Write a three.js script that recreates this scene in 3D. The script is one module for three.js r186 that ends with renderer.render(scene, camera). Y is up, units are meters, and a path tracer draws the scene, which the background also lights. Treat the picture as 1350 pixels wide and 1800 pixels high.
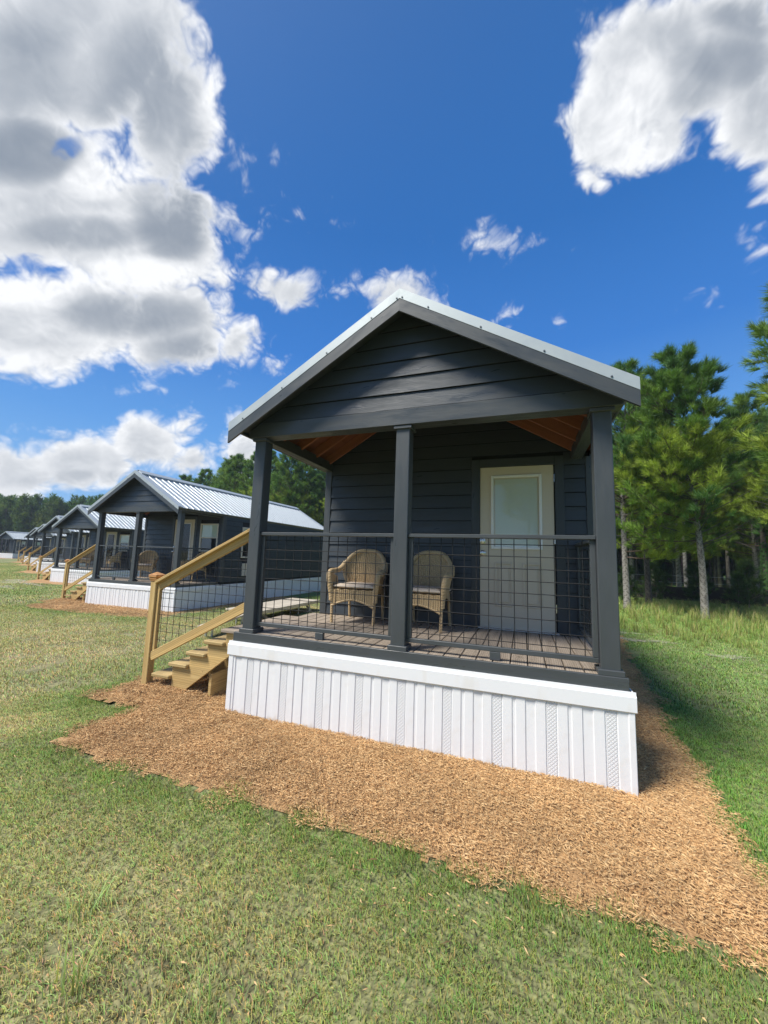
import * as THREE from 'three';
import { ImprovedNoise } from 'three/addons/math/ImprovedNoise.js';
import { mergeGeometries } from 'three/addons/utils/BufferGeometryUtils.js';

// ---------------------------------------------------------------- camera, sky, sun, exposure
const scene = new THREE.Scene();
const camera = new THREE.PerspectiveCamera(106.41, 0.75, 0.05, 2000);
camera.position.set(2.9696, 1.6921, 3.4782);
camera.rotation.order = 'YXZ';
camera.rotation.set(0.1164, 0.3489, 0.0318);
const EXPOSURE = 1.5, SKY_GAIN = 1.08;
const renderer = new THREE.WebGLRenderer({ antialias: true });
renderer.toneMapping = THREE.LinearToneMapping;
renderer.toneMappingExposure = EXPOSURE;
renderer.shadowMap.enabled = true;
const SUN = new THREE.Vector3(-0.40, 0.80, 0.42).normalize();
const sun = new THREE.DirectionalLight(new THREE.Color(1, 0.95, 0.86), 3.9);
sun.position.copy(SUN).multiplyScalar(60);
sun.castShadow = true; sun.shadow.radius = 34;
sun.shadow.mapSize.set(4096, 4096);
Object.assign(sun.shadow.camera, { left: -40, right: 40, top: 40, bottom: -40, near: 1, far: 160 });
scene.add(sun, sun.target);

// ---------------------------------------------------------------- small maths
function rng(seed) { let s = seed >>> 0; return () => { s = (s + 0x6d2b79f5) | 0; let t = Math.imul(s ^ (s >>> 15), 1 | s); t = (t + Math.imul(t ^ (t >>> 7), 61 | t)) ^ t; return ((t ^ (t >>> 14)) >>> 0) / 4294967296; }; }
const perlin = new ImprovedNoise();
const N3 = (x, y, z) => perlin.noise(x + 131.7, y + 57.3, z + 211.1);
const fbm = (x, y, z, o = 4) => { let a = 0, k = 0.5; for (let i = 0; i < o; i++) { a += k * N3(x, y, z); x = x * 2.03 + 7.1; y = y * 2.03 + 3.3; z = z * 2.03 + 5.7; k *= 0.5; } return a; };
const clamp = (v, a = 0, b = 1) => Math.min(b, Math.max(a, v));
const sstep = (a, b, v) => { const t = clamp((v - a) / (b - a)); return t * t * (3 - 2 * t); };
const lerp = (a, b, t) => a + (b - a) * t;
const D2R = Math.PI / 180;

// ---------------------------------------------------------------- the sky: air and clouds by direction (azimuth from -z towards +x, elevation, in degrees)
function buildSky() {
  const W = 4096, H = 2048, data = new Float32Array(W * H * 4);
  const prep = (a) => a.map(([az, el, ra, rb, rot, s]) => {
    az *= D2R; el *= D2R;
    const d = [Math.sin(az) * Math.cos(el), Math.sin(el), -Math.cos(az) * Math.cos(el)], e = [Math.cos(az), 0, Math.sin(az)];
    const u = [-Math.sin(az) * Math.sin(el), Math.cos(el), Math.cos(az) * Math.sin(el)], c = Math.cos(rot * D2R), n = Math.sin(rot * D2R);
    return { d, p: e.map((v, i) => (v * c + u[i] * n) / (ra * D2R)), q: e.map((v, i) => (-v * n + u[i] * c) / (rb * D2R)), s, m: Math.min(ra, rb, 5.5), lim: Math.cos((Math.max(ra, rb) + 6) * D2R) };
  });
  // cumulus bodies: [azimuth, elevation, radius, radius, turn, strength]
  const big = prep([[-65, 47, 12.8, 6.6, 51, 1.1], [-67, 35, 11.6, 7.1, 58, 1.1], [-54, 47, 8.1, 4.8, 84, 1], [-56, 35, 10.7, 6.7, 38, 1.1], [-62, 25, 11.4, 5.9, 30, 1.1], [-51, 28, 8.8, 6.0, 30, 1], [-43, 28, 4.9, 4.0, 75, 0.7], [-45, 40, 4.0, 2.8, 33, 0.7],
    [-53, 54, 2.3, 1.4, 46, 0.7], [-46, 34, 4.9, 2.5, 91, 0.6], [-82, 40, 12, 10, 30, 1.1], [-80, 26, 9, 5, 20, 0.9], [-78, 55, 10, 9, 0, 1],
    [17, 50, 7.2, 4.6, 126, 1.3], [13, 47, 5.2, 3.6, 133, 1.3], [10.5, 44, 2.4, 1.8, 126, 1.1], [24, 48, 7.5, 4.4, 126, 1.3], [27, 43, 5.4, 3.4, 124, 1.3], [19, 44.5, 3.8, 2.6, 135, 1.2], [28, 37, 2.6, 1.5, 96, 1], [34, 45, 7, 5, 120, 1.1], [36, 54, 8, 5, 120, 1],
    [-64, 8, 4.5, 3.8, 19, 1], [-59, 10, 6.4, 4.0, 13, 1], [-52, 14, 6.2, 4.1, 15, 1.1], [-49, 16, 4.3, 2.4, 14, 0.9], [-47, 12, 4.1, 3.7, 25, 0.9], [-41, 14, 4.7, 3.7, 89, 0.7], [-65, 10, 2.2, 2.0, 40, 0.7]]);
  const small = prep([[-42, 47, 3.0, 1.6, 23, 0.42], [-41, 45, 2.5, 1.6, 25, 0.38], [-37, 35, 5.5, 2.9, 14, 0.8], [-28, 37, 2.0, 1.5, 11, 0.45], [-40, 30, 3.4, 2.5, 22, 0.5], [-37, 26, 2.4, 1.6, 14, 0.45], [-53, 20, 4.8, 1.6, 16, 0.55], [-31, 43, 1.1, 0.5, 11, 0.2],
    [-42, 18, 2.4, 1.9, 87, 0.5], [-17, 36, 6.2, 3.3, 179, 0.9], [-2, 33, 1.9, 1.4, 160, 0.7], [5, 31, 1.5, 1.2, 144, 0.5], [-4, 41, 4.3, 1.3, 170, 0.38], [26, 33, 1.8, 1.2, 122, 0.45], [26, 29, 0.8, 0.4, 146, 0.2]]);
  // thick, grey undersides (and thin, bright places)
  const grey = prep([[-68, 43, 6.0, 3.5, 67, 0.5], [-67, 38, 5.8, 2.5, 43, 0.9], [-57, 47, 7.3, 4.8, 59, 0.65], [-52, 39, 6.2, 4.5, 69, 1], [-59, 39, 4.7, 2.5, 38, 0.3], [-61, 34, 7.4, 1.8, 30, 0.5], [-55, 28, 8.7, 2.9, 22, 0.7], [-49, 25, 5.8, 3.3, 20, 0.5], [-68, 47, 5.8, 2.2, 47, 0.25], [-50, 44, 4.3, 2.6, 85, 0.6],
    [-61, 39, 3.6, 2.0, 43, -0.6], [-56, 32, 9.4, 2.1, 24, -0.8], [-65, 27, 5.1, 2.4, 33, -0.8], [-61, 21, 9.0, 1.7, 21, -0.5],
    [26, 47, 4.7, 1.8, 138, 0.5], [28, 49, 4.7, 1.3, 138, 0.6], [22, 47, 3.8, 2.1, 104, 0.35], [20, 51, 3.0, 1.7, 106, 0.2], [-56, 8, 10.2, 1.7, 8, 0.4], [-84, 38, 10, 8, 0, 0.7]]);
  const hole = prep([[-64, 40, 2.2, 1.0, 50, 0.8], [-66, 29, 2.4, 1.0, 37, 0.8], [-51, 23, 4.5, 1.8, 17, 0.5]]);
  const sample = (list, d, start, add) => {
    let v = start;
    for (const b of list) {
      const k = b.d[0] * d[0] + b.d[1] * d[1] + b.d[2] * d[2];
      if (k < b.lim) continue;
      const p = b.p[0] * d[0] + b.p[1] * d[1] + b.p[2] * d[2], q = b.q[0] * d[0] + b.q[1] * d[1] + b.q[2] * d[2], f = 1 - p * p - q * q;
      if (add) { if (f > 0) v += b.s * sstep(0, 1, f); } else v = Math.max(v, (1 - Math.sqrt(1 - f)) * b.m * b.s / 3.2);
    }
    return v;
  };
  const stops = [[0, 0.40, 0.60, 0.86], [7, 0.22, 0.46, 0.82], [16, 0.125, 0.34, 0.75], [28, 0.052, 0.21, 0.61], [42, 0.034, 0.158, 0.48], [60, 0.036, 0.140, 0.41], [90, 0.03, 0.12, 0.36]];
  const L = [SUN.x, SUN.y, SUN.z];
  const puff = (x, y, z) => { // billowed, warped noise, about -1..1
    const wx = N3(x * 1.7, y * 1.7, z * 1.7) * 0.35, wy = N3(x * 1.7 + 9, y * 1.7, z * 1.7) * 0.35;
    x += wx; y += wy; z += wx - wy;
    let a = 0, k = 0.5;
    for (let i = 0; i < 6; i++) { const n = N3(x, y, z); a += k * (i < 1 ? n * 1.2 : 2.1 * Math.abs(n) - 0.5); x = x * 2.1 + 3.1; y = y * 2.1 + 1.7; z = z * 2.1 + 8.3; k *= 0.54; }
    return a;
  };
  for (let r = 0; r < H; r++) {
    const el = ((r + 0.5) / H - 0.5) * Math.PI, eld = el / D2R, y = Math.sin(el), ce = Math.cos(el);
    let s = 0; while (s < stops.length - 2 && stops[s + 1][0] < eld) s++;
    const t = clamp((eld - stops[s][0]) / (stops[s + 1][0] - stops[s][0]));
    const clear = [1, 2, 3].map((c) => lerp(stops[s][c], stops[s + 1][c], t));
    for (let c = 0; c < W; c++) {
      const at = (r * W + c) * 4;
      if (eld < -1) { data[at] = 0.16; data[at + 1] = 0.19; data[at + 2] = 0.14; data[at + 3] = 1; continue; }
      const ph = ((c + 0.5) / W - 0.5) * 2 * Math.PI, x = Math.cos(ph) * ce, z = Math.sin(ph) * ce, d = [x, y, z];
      const az = Math.atan2(x, -z) / D2R, cosS = x * L[0] + y * L[1] + z * L[2], glow = 0.8 * Math.pow(Math.max(cosS, 0), 5) + 0.9 * Math.pow(Math.max(cosS, 0), 60);  // sun aureole, strengthened to lift the light on shaded ground
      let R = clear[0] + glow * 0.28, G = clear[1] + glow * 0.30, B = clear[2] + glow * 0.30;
      const out = Math.max(sstep(-76, -90, az), sstep(36, 50, az), sstep(62, 72, eld));
      let body = sample(big, d, -1, false), sm = sample(small, d, -1, false);
      let gen = -1;
      if (out > 0) { const k = 1 / (y + 0.28); gen = (fbm(x * k * 1.5 + 4, 1.3, z * k * 1.5, 3) * 2.6 - 0.34) ; body = Math.max(body, lerp(-1, Math.min(gen, 1.1), out)); }
      const top = Math.max(body, sm);
      if (top > -1) {
        const f = 13, n = puff(x * f, y * f * 1.2, z * f), soft = fbm(x * 7 + 3, y * 7, z * 7, 3);
        let dens = Math.max(body * 0.9 + n * 0.62 + soft * 0.5, sm * 1.25 + n * 0.8 - 0.06);
const hol = sample(hole, d, 0, true);
        const a = sstep(0.0, body > sm ? 0.52 : 0.75, dens) * (1 - 0.8 * sstep(0.15, 0.8, hol * (0.75 - 1.3 * n)));
        if (a > 0) {
          const e = 0.02, n2 = puff((x + L[0] * e) * f, (y + L[1] * e) * f * 1.2, (z + L[2] * e) * f), relief = clamp((n - n2) * 0.9, -0.45, 0.45);
          let sh = sample(grey, d, 0, true);
          if (out > 0) sh = lerp(sh, sstep(0.25, 1, gen) * 0.75, out);
          const inn = sstep(0.2, 1.0, dens);
          const q = 0.06 + (sh > 0 ? sh * 1.2 : sh * 0.5) * inn + inn * 0.34 - relief * lerp(0.6, 0.30, inn) + (fbm(x * 5, y * 5, z * 5, 3) * 0.8 + 0.1 * soft) * inn;
          sh = q > 0 ? 1 - Math.exp(-q * 1.25) : 0;
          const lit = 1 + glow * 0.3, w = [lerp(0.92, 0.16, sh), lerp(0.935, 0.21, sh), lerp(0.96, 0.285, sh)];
          R = lerp(R, w[0] * lit, a); G = lerp(G, w[1] * lit, a); B = lerp(B, w[2] * lit, a);
        }
      }
      const hz = sstep(6, 0, eld) * 0.5; R = lerp(R, 0.62, hz); G = lerp(G, 0.72, hz); B = lerp(B, 0.84, hz);
      data[at] = R * SKY_GAIN / EXPOSURE; data[at + 1] = G * SKY_GAIN / EXPOSURE; data[at + 2] = B * SKY_GAIN / EXPOSURE; data[at + 3] = 1;
    }
  }
  const t = new THREE.DataTexture(data, W, H, THREE.RGBAFormat, THREE.FloatType);
  t.mapping = THREE.EquirectangularReflectionMapping; t.magFilter = t.minFilter = THREE.LinearFilter; t.needsUpdate = true;
  return t;
}
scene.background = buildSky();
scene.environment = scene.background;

// ---------------------------------------------------------------- naming and placing
const taken = {};
const numbered = (n) => { n = n.replace(/_\d{3}$/, ''); const k = taken[n] ?? 0; taken[n] = k + 1; return k ? n + '_' + String(k).padStart(3, '0') : n; };
function shade(o) { o.castShadow = o.receiveShadow = true; return o; }
function thing(name, label, category, pos = [0, 0, 0], turn = 0, group) {
  const o = new THREE.Group(); o.name = numbered(name); o.position.set(...pos); o.rotation.y = turn; o.userData = { label, category };
  if (group) o.userData.group = group;
  scene.add(o); return o;
}
function part(parent, name, geo, mat, stuff) { const m = shade(new THREE.Mesh(geo, mat)); m.name = name; if (stuff) m.userData.kind = 'stuff'; parent.add(m); return m; }
function copyOf(root, label, pos, turn = 0, scale = 1, group) {
  const c = root.clone(); c.name = numbered(root.name); c.userData = { ...root.userData, label };
  if (group) c.userData.group = group;
  c.position.set(...pos); c.rotation.y = turn; c.scale.setScalar(scale); scene.add(c); return c;
}
function ground(name, geo, mat, kind = 'structure', label, category) {
  const m = shade(new THREE.Mesh(geo, mat)); m.name = numbered(name); m.userData = { kind }; if (label) m.userData.label = label; if (category) m.userData.category = category;
  scene.add(m); return m;
}

// ---------------------------------------------------------------- geometry helpers
let seedUV = rng(77);
// uv in metres: u runs along the grain axis
function uvBox(g, grain = 'x', shift = true) {
  if (g.index) g = g.toNonIndexed();
  if (!g.attributes.normal) g.computeVertexNormals();
  const p = g.attributes.position, n = g.attributes.normal, uv = new Float32Array(p.count * 2), ou = shift ? seedUV() * 7 : 0, ov = shift ? seedUV() * 7 : 0;
  const gi = 'xyz'.indexOf(grain);
  for (let i = 0; i < p.count; i++) {
    const N = [Math.abs(n.getX(i)), Math.abs(n.getY(i)), Math.abs(n.getZ(i))], P = [p.getX(i), p.getY(i), p.getZ(i)];
    const k = N.indexOf(Math.max(...N)); let u, v;
    if (k === gi) { u = P[(k + 1) % 3] * 0.3; v = P[(k + 2) % 3]; } else { u = P[gi]; v = P[3 - k - gi]; }
    uv[2 * i] = u + ou; uv[2 * i + 1] = v + ov;
  }
  g.setAttribute('uv', new THREE.BufferAttribute(uv, 2));
  return g;
}
// a box with chamfered edges
function cbox(x0, x1, y0, y1, z0, z1, c = 0.004, grain = 'x', shift = true) {
  c = Math.min(c, (x1 - x0) * 0.4, (y1 - y0) * 0.4, (z1 - z0) * 0.4);
  const X = [x0, x1], Y = [y0, y1], Z = [z0, z1], pos = [];
  const V = (i, j, k, a) => { const s = [i ? -1 : 1, j ? -1 : 1, k ? -1 : 1], q = [X[i], Y[j], Z[k]]; for (let m = 0; m < 3; m++) if (m !== a) q[m] += s[m] * c; return q; };
  const ctr = [(x0 + x1) / 2, (y0 + y1) / 2, (z0 + z1) / 2];
  const tri = (a, b, d) => { const n = [(b[1] - a[1]) * (d[2] - a[2]) - (b[2] - a[2]) * (d[1] - a[1]), (b[2] - a[2]) * (d[0] - a[0]) - (b[0] - a[0]) * (d[2] - a[2]), (b[0] - a[0]) * (d[1] - a[1]) - (b[1] - a[1]) * (d[0] - a[0])]; const o = n[0] * (a[0] - ctr[0]) + n[1] * (a[1] - ctr[1]) + n[2] * (a[2] - ctr[2]); if (o >= 0) pos.push(...a, ...b, ...d); else pos.push(...a, ...d, ...b); };
  const quad = (a, b, d, e) => { tri(a, b, d); tri(a, d, e); };
  for (const s of [0, 1]) { quad(V(s, 0, 0, 0), V(s, 1, 0, 0), V(s, 1, 1, 0), V(s, 0, 1, 0)); quad(V(0, s, 0, 1), V(1, s, 0, 1), V(1, s, 1, 1), V(0, s, 1, 1)); quad(V(0, 0, s, 2), V(1, 0, s, 2), V(1, 1, s, 2), V(0, 1, s, 2)); }
  for (const s of [0, 1]) for (const t of [0, 1]) {
    quad(V(0, s, t, 1), V(1, s, t, 1), V(1, s, t, 2), V(0, s, t, 2)); quad(V(s, 0, t, 0), V(s, 1, t, 0), V(s, 1, t, 2), V(s, 0, t, 2)); quad(V(s, t, 0, 0), V(s, t, 1, 0), V(s, t, 1, 1), V(s, t, 0, 1));
    for (const r of [0, 1]) tri(V(s, t, r, 0), V(s, t, r, 1), V(s, t, r, 2));
  }
  const g = new THREE.BufferGeometry(); g.setAttribute('position', new THREE.Float32BufferAttribute(pos, 3)); g.computeVertexNormals();
  return uvBox(g, grain, shift);
}
// a polygon in x and y, extruded over z0..z1
function slab(poly, z0, z1, grain = 'x', bevel = 0) {
  const s = new THREE.Shape(poly.map(([x, y]) => new THREE.Vector2(x, y)));
  const g = new THREE.ExtrudeGeometry(s, { depth: z1 - z0 - 2 * bevel, bevelEnabled: bevel > 0, bevelThickness: bevel, bevelSize: bevel, bevelOffset: -bevel, bevelSegments: 1 });
  g.translate(0, 0, z0 + bevel); return uvBox(g, grain);
}
// the same, for a profile in z and y run along x0..x1
function run(profile, x0, x1) { const g = slab(profile.map(([z, y]) => [-z, y]), x0, x1, 'z'); g.rotateY(Math.PI / 2); return uvBox(g, 'x'); }
// a straight beam of a given section between two points (top edge up)
function bar(a, b, w, h, c = 0.004) {
  const A = new THREE.Vector3(...a), B = new THREE.Vector3(...b), d = B.clone().sub(A), g = cbox(0, d.length(), -h / 2, h / 2, -w / 2, w / 2, c, 'x');
  const X = d.normalize(), Zv = new THREE.Vector3().crossVectors(X, new THREE.Vector3(0, 1, 0)); if (Zv.lengthSq() < 1e-6) Zv.set(0, 0, 1); Zv.normalize();
  const Yv = new THREE.Vector3().crossVectors(Zv, X);
  g.applyMatrix4(new THREE.Matrix4().makeBasis(X, Yv, Zv).setPosition(A)); return g;
}
function rod(a, b, r0, r1 = r0, n = 6) {
  const A = new THREE.Vector3(...a), d = new THREE.Vector3(...b).sub(A), g = new THREE.CylinderGeometry(r1, r0, d.length(), n, 1); g.translate(0, d.length() / 2, 0);
  g.applyQuaternion(new THREE.Quaternion().setFromUnitVectors(new THREE.Vector3(0, 1, 0), d.normalize())); g.translate(...a); return g;
}
const merge = (list) => mergeGeometries(list.map((g) => (g.index ? g.toNonIndexed() : g)), false);
function clipPoly(poly, f) { const o = []; for (let i = 0; i < poly.length; i++) { const a = poly[i], b = poly[(i + 1) % poly.length], fa = f(a), fb = f(b); if (fa >= 0) o.push(a); if (fa * fb < 0) { const t = fa / (fa - fb); o.push([lerp(a[0], b[0], t), lerp(a[1], b[1], t)]); } } return o; }

// ---------------------------------------------------------------- textures
function tex(w, h, fn, srgb, rep = [1, 1]) {
  const d = new Uint8Array(w * h * 4);
  for (let j = 0; j < h; j++) for (let i = 0; i < w; i++) { const c = fn(i / w, j / h, i, j), k = (j * w + i) * 4; for (let m = 0; m < 3; m++) d[k + m] = clamp(Array.isArray(c) ? c[m] : c) * 255; d[k + 3] = 255; }
  const t = new THREE.DataTexture(d, w, h); t.wrapS = t.wrapT = THREE.RepeatWrapping; t.magFilter = t.minFilter = THREE.LinearFilter; t.repeat.set(...rep);
  if (srgb) t.colorSpace = THREE.SRGBColorSpace; t.needsUpdate = true; return t;
}
const toS = (c) => c.map((v) => (v <= 0.0031308 ? v * 12.92 : 1.055 * Math.pow(v, 1 / 2.4) - 0.055));
// noise that tiles over 0..1
const tnoise = (u, v, fu, fv, s) => { const a = u * 2 * Math.PI, b = v * 2 * Math.PI, ru = fu / 6.283, rv = fv / 6.283; return N3(Math.cos(a) * ru + s, Math.sin(a) * ru + Math.cos(b) * rv, Math.sin(b) * rv + s * 1.7); };
// flat-sawn planks: colour and a height; u along the grain
function woodTex(seed, light, dark, planks, lenM, widM, ringM, knots, w = 1024, h = 512) {
  const r = rng(seed), P = [...Array(planks)].map(() => ({ c: lerp(0.2, 0.8, r()), d: lerp(-0.02, 0.02, r()), s: r() * 90, tone: lerp(0.82, 1.12, r()), k: [...Array(knots)].map(() => [r(), lerp(0.15, 0.85, r()), lerp(0.006, 0.016, r())]) }));
  const val = new Float32Array(w * h), tone = new Float32Array(w * h);
  for (let j = 0; j < h; j++) for (let i = 0; i < w; i++) {
    const u = i / w, v = j / h, k = Math.min(planks - 1, Math.floor(v * planks)), p = P[k], y = (v * planks - k) * widM / planks * 1, x = u * lenM;
    let yy = y - p.c * widM / planks + 0.012 * tnoise(u, 0.3, 5, 1, p.s);
    let dep = p.d + 0.03 * tnoise(u, 0.7, 3, 1, p.s + 5) + 0.006 * tnoise(u, v, 12, 6, p.s + 8), kn = 0;
    for (const q of p.k) { let dx = u - q[0]; dx -= Math.round(dx); dx *= lenM; const dy = y - q[1] * widM / planks, e = Math.sqrt(dx * dx * 0.35 + dy * dy); kn = Math.max(kn, 1 - e / q[2]); yy += Math.sign(dy) * q[2] * 1.6 * Math.exp(-e * e / (q[2] * q[2] * 6)); }
    const ring = Math.sqrt(yy * yy + dep * dep) / ringM, f = ring - Math.floor(ring);
    let g = 0.55 * Math.pow(f, 2.2) + 0.25 * (0.5 + 0.5 * tnoise(u, v, 9, 160, 3 + p.s)) + 0.2 * (0.5 + tnoise(u, v, 4, 12, 11));
    if (kn > 0) g = lerp(g, 1.25, sstep(0, 0.5, kn));
    val[j * w + i] = g; tone[j * w + i] = p.tone;
  }
  const c = tex(w, h, (u, v, i, j) => { const g = clamp(val[j * w + i]), t = tone[j * w + i]; return toS([0, 1, 2].map((m) => lerp(light[m], dark[m], g) * t)); }, true, [1 / lenM, 1 / widM]);
  const b = tex(w, h, (u, v, i, j) => 1 - clamp(val[j * w + i]), false, [1 / lenM, 1 / widM]);
  return [c, b];
}
const M = {};
{
  const std = (o) => new THREE.MeshStandardMaterial(o), C = (r, g, b) => new THREE.Color().setRGB(r, g, b);
  const grain = tex(512, 512, (u, v) => 0.5 + 0.5 * (0.6 * tnoise(u, v, 7, 90, 2) + 0.5 * tnoise(u, v, 16, 200, 6) + 0.3 * tnoise(u, v, 3, 14, 9)), false, [1 / 1.1, 1 / 0.5]);
  const rough = tex(256, 256, (u, v) => 0.55 + 0.25 * tnoise(u, v, 4, 12, 3) + 0.12 * tnoise(u, v, 20, 40, 5), false, [1 / 1.3, 1 / 0.7]);
  const fadeMap = tex(512, 256, (u, v) => toS([1, 1, 1].map((k) => 0.93 + 0.09 * tnoise(u, v, 4, 4, 4) + 0.05 * tnoise(u, v, 20, 30, 7))), true, [1 / 2.3, 1 / 0.9]);
  M.paint = std({ color: C(0.042, 0.051, 0.060), roughness: 0.8, roughnessMap: rough, map: fadeMap, bumpMap: grain, bumpScale: 0.0011 });
  M.trimPaint = std({ color: C(0.062, 0.070, 0.076), roughness: 0.75, roughnessMap: rough, map: fadeMap, bumpMap: grain, bumpScale: 0.0008 });
  const dirt = tex(512, 512, (u, v) => toS([0, 1, 2].map((m) => { const s = sstep(0.1, 0.75, tnoise(u, v, 14, 3, 8) + 0.5 * tnoise(u, v, 40, 20, 2)); return 1 - s * [0.05, 0.07, 0.1][m]; })), true, [0.5, 0.5]);
  M.vinyl = std({ color: C(0.80, 0.81, 0.82), roughness: 0.42, map: dirt });
  const splash = tex(512, 256, (u, v) => { const edge = 0.05 + 0.035 * tnoise(u, 0.2, 20, 1, 3) + 0.03 * tnoise(u, 0.5, 70, 1, 6), k = clamp(sstep(edge, edge * 0.2, v) * 0.55 + 0.10 * sstep(0.25, 0.02, v) * (0.6 + tnoise(u, v, 60, 30, 2)) + 0.10 * sstep(0.3, 0.8, tnoise(u, v, 18, 4, 8) + 0.4 * tnoise(u, v, 60, 20, 4)) + (v > 0.9 ? 0.4 : 0)); return toS([lerp(1, 0.62, k), lerp(1, 0.5, k), lerp(1, 0.36, k)]); }, true, [0.37, 1]);
  M.skirt = std({ color: C(0.80, 0.81, 0.82), roughness: 0.42, map: splash });
  const dia = tex(128, 128, (u, v) => { const a = Math.abs(((u + v) * 1 % 1) - 0.5), b = Math.abs(((u - v + 2) * 1 % 1) - 0.5); return clamp((Math.min(a, b) - 0.08) * 6); }, false, [1 / 0.028, 1 / 0.028]);
  M.vent = std({ color: C(0.78, 0.79, 0.80), roughness: 0.5, map: tex(128, 128, (u, v) => { const a = Math.abs(((u + v) % 1) - 0.5), b = Math.abs(((u - v + 2) % 1) - 0.5), k = 0.86 + 0.14 * clamp((Math.min(a, b) - 0.06) * 7); return toS([k, k, k]); }, true, [1 / 0.028, 1 / 0.028]), bumpMap: dia, bumpScale: 0.0012 });
  let [c, b] = woodTex(11, [0.44, 0.365, 0.285], [0.12, 0.09, 0.065], 4, 2.4, 0.572, 0.017, 1);
  M.deck = std({ map: c, bumpMap: b, bumpScale: 0.0016, roughness: 0.85 });
  [c, b] = woodTex(23, [0.68, 0.485, 0.205], [0.31, 0.18, 0.05], 3, 2.4, 0.45, 0.02, 2);
  M.pine = std({ map: c, bumpMap: b, bumpScale: 0.0006, roughness: 0.7 });
  M.pineCap = std({ map: c, color: C(1.0, 0.72, 0.62), bumpMap: b, bumpScale: 0.0006, roughness: 0.6 });
  M.tread = std({ map: c, color: C(0.80, 0.84, 0.92), bumpMap: b, bumpScale: 0.001, roughness: 0.8 });
  [c, b] = woodTex(31, [0.62, 0.56, 0.45], [0.40, 0.33, 0.24], 3, 2.4, 0.5, 0.009, 1);
  M.bench = std({ map: c, bumpMap: b, bumpScale: 0.001, roughness: 0.85 });
  [c, b] = woodTex(41, [0.35, 0.128, 0.055], [0.19, 0.062, 0.026], 2, 1.6, 0.6, 0.016, 3, 512, 256);
  M.rafter = std({ map: c, bumpMap: b, bumpScale: 0.0006, roughness: 0.75 });
  M.sheathing = std({ map: c, color: C(0.72, 0.66, 0.62), bumpMap: b, bumpScale: 0.0006, roughness: 0.8 });
  const galv = tex(256, 256, (u, v) => 0.52 + 0.12 * tnoise(u, v, 5, 5, 1) + 0.1 * tnoise(u, v, 30, 30, 4), false, [1, 1]);
  M.metal = std({ color: C(0.42, 0.46, 0.475), metalness: 0.3, roughness: 1.0, roughnessMap: galv });
  M.screw = std({ color: C(0.12, 0.13, 0.14), metalness: 0.7, roughness: 0.45 });
  M.pipe = std({ color: C(0.5, 0.52, 0.54), metalness: 0.8, roughness: 0.45 });
  M.wire = std({ color: C(0.008, 0.008, 0.009), metalness: 0.0, roughness: 0.7 });
  M.shadeBacking = std({ color: C(0.016, 0.017, 0.019), roughness: 0.95 });  // near-black backing; paints the shadow lines in gaps between siding boards
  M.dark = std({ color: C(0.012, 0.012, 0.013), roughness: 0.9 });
  M.door = std({ color: C(0.60, 0.53, 0.415), roughness: 0.45, bumpMap: grain, bumpScale: 0.0004 });
  M.frameWhite = std({ color: C(0.82, 0.82, 0.79), roughness: 0.45 });
  M.beige = std({ color: C(0.60, 0.555, 0.46), roughness: 0.55 });
  M.blind = std({ color: C(0.62, 0.66, 0.59), roughness: 0.6 });
  M.steel = std({ color: C(0.72, 0.70, 0.66), metalness: 1, roughness: 0.24 });
  M.glass = new THREE.MeshPhysicalMaterial({ color: C(0.95, 0.98, 0.97), transmission: 1, thickness: 0, roughness: 0.02, ior: 1.55, metalness: 0 });
  const wick = tex(256, 256, (u, v) => toS([0, 1, 2].map((m) => [0.66, 0.475, 0.255][m] * (0.78 + 0.5 * tnoise(u, v, 24, 60, 3) + 0.35 * tnoise(u, v, 60, 24, 7)))), true, [4, 4]);
  M.wicker = std({ map: wick, roughness: 0.62 });
  M.cushion = std({ color: C(0.68, 0.565, 0.445), roughness: 0.95 });
  M.bark = std({ vertexColors: true, roughness: 0.95, map: tex(256, 256, (u, v) => { const f = tnoise(u, v, 9, 5, 2) + 0.7 * tnoise(u, v, 24, 10, 7), k = lerp(0.42, 1.15, sstep(-0.45, 0.25, f)); return toS([k, k * 0.98, k * 0.95].map((c) => Math.min(1, c))); }, true, [1, 1]), bumpMap: tex(256, 256, (u, v) => 0.5 + 0.5 * (tnoise(u, v, 14, 9, 1) + 0.6 * tnoise(u, v, 40, 22, 4)), false, [3, 1.5]), bumpScale: 0.02 });
  M.needle = new THREE.MeshPhysicalMaterial({ vertexColors: true, roughness: 0.75, transmission: 0.4, thickness: 0, specularIntensity: 0.4 });
  M.blade = new THREE.MeshPhysicalMaterial({ vertexColors: true, roughness: 0.8, transmission: 0.25, thickness: 0, specularIntensity: 0.3 });
  M.chip = std({ vertexColors: true, roughness: 0.85 });
  M.silt = std({ color: C(0.008, 0.008, 0.009), roughness: 0.9 });
  M.stake = std({ color: C(0.25, 0.19, 0.12), roughness: 0.9 });
  M.sand = std({ color: C(0.42, 0.39, 0.32), roughness: 1, map: tex(256, 256, (u, v) => toS([1, 0.98, 0.95].map((k) => k * (0.78 + 0.25 * tnoise(u, v, 12, 12, 1) + 0.2 * tnoise(u, v, 60, 60, 5)))), true, [1, 1]) });
}

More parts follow.
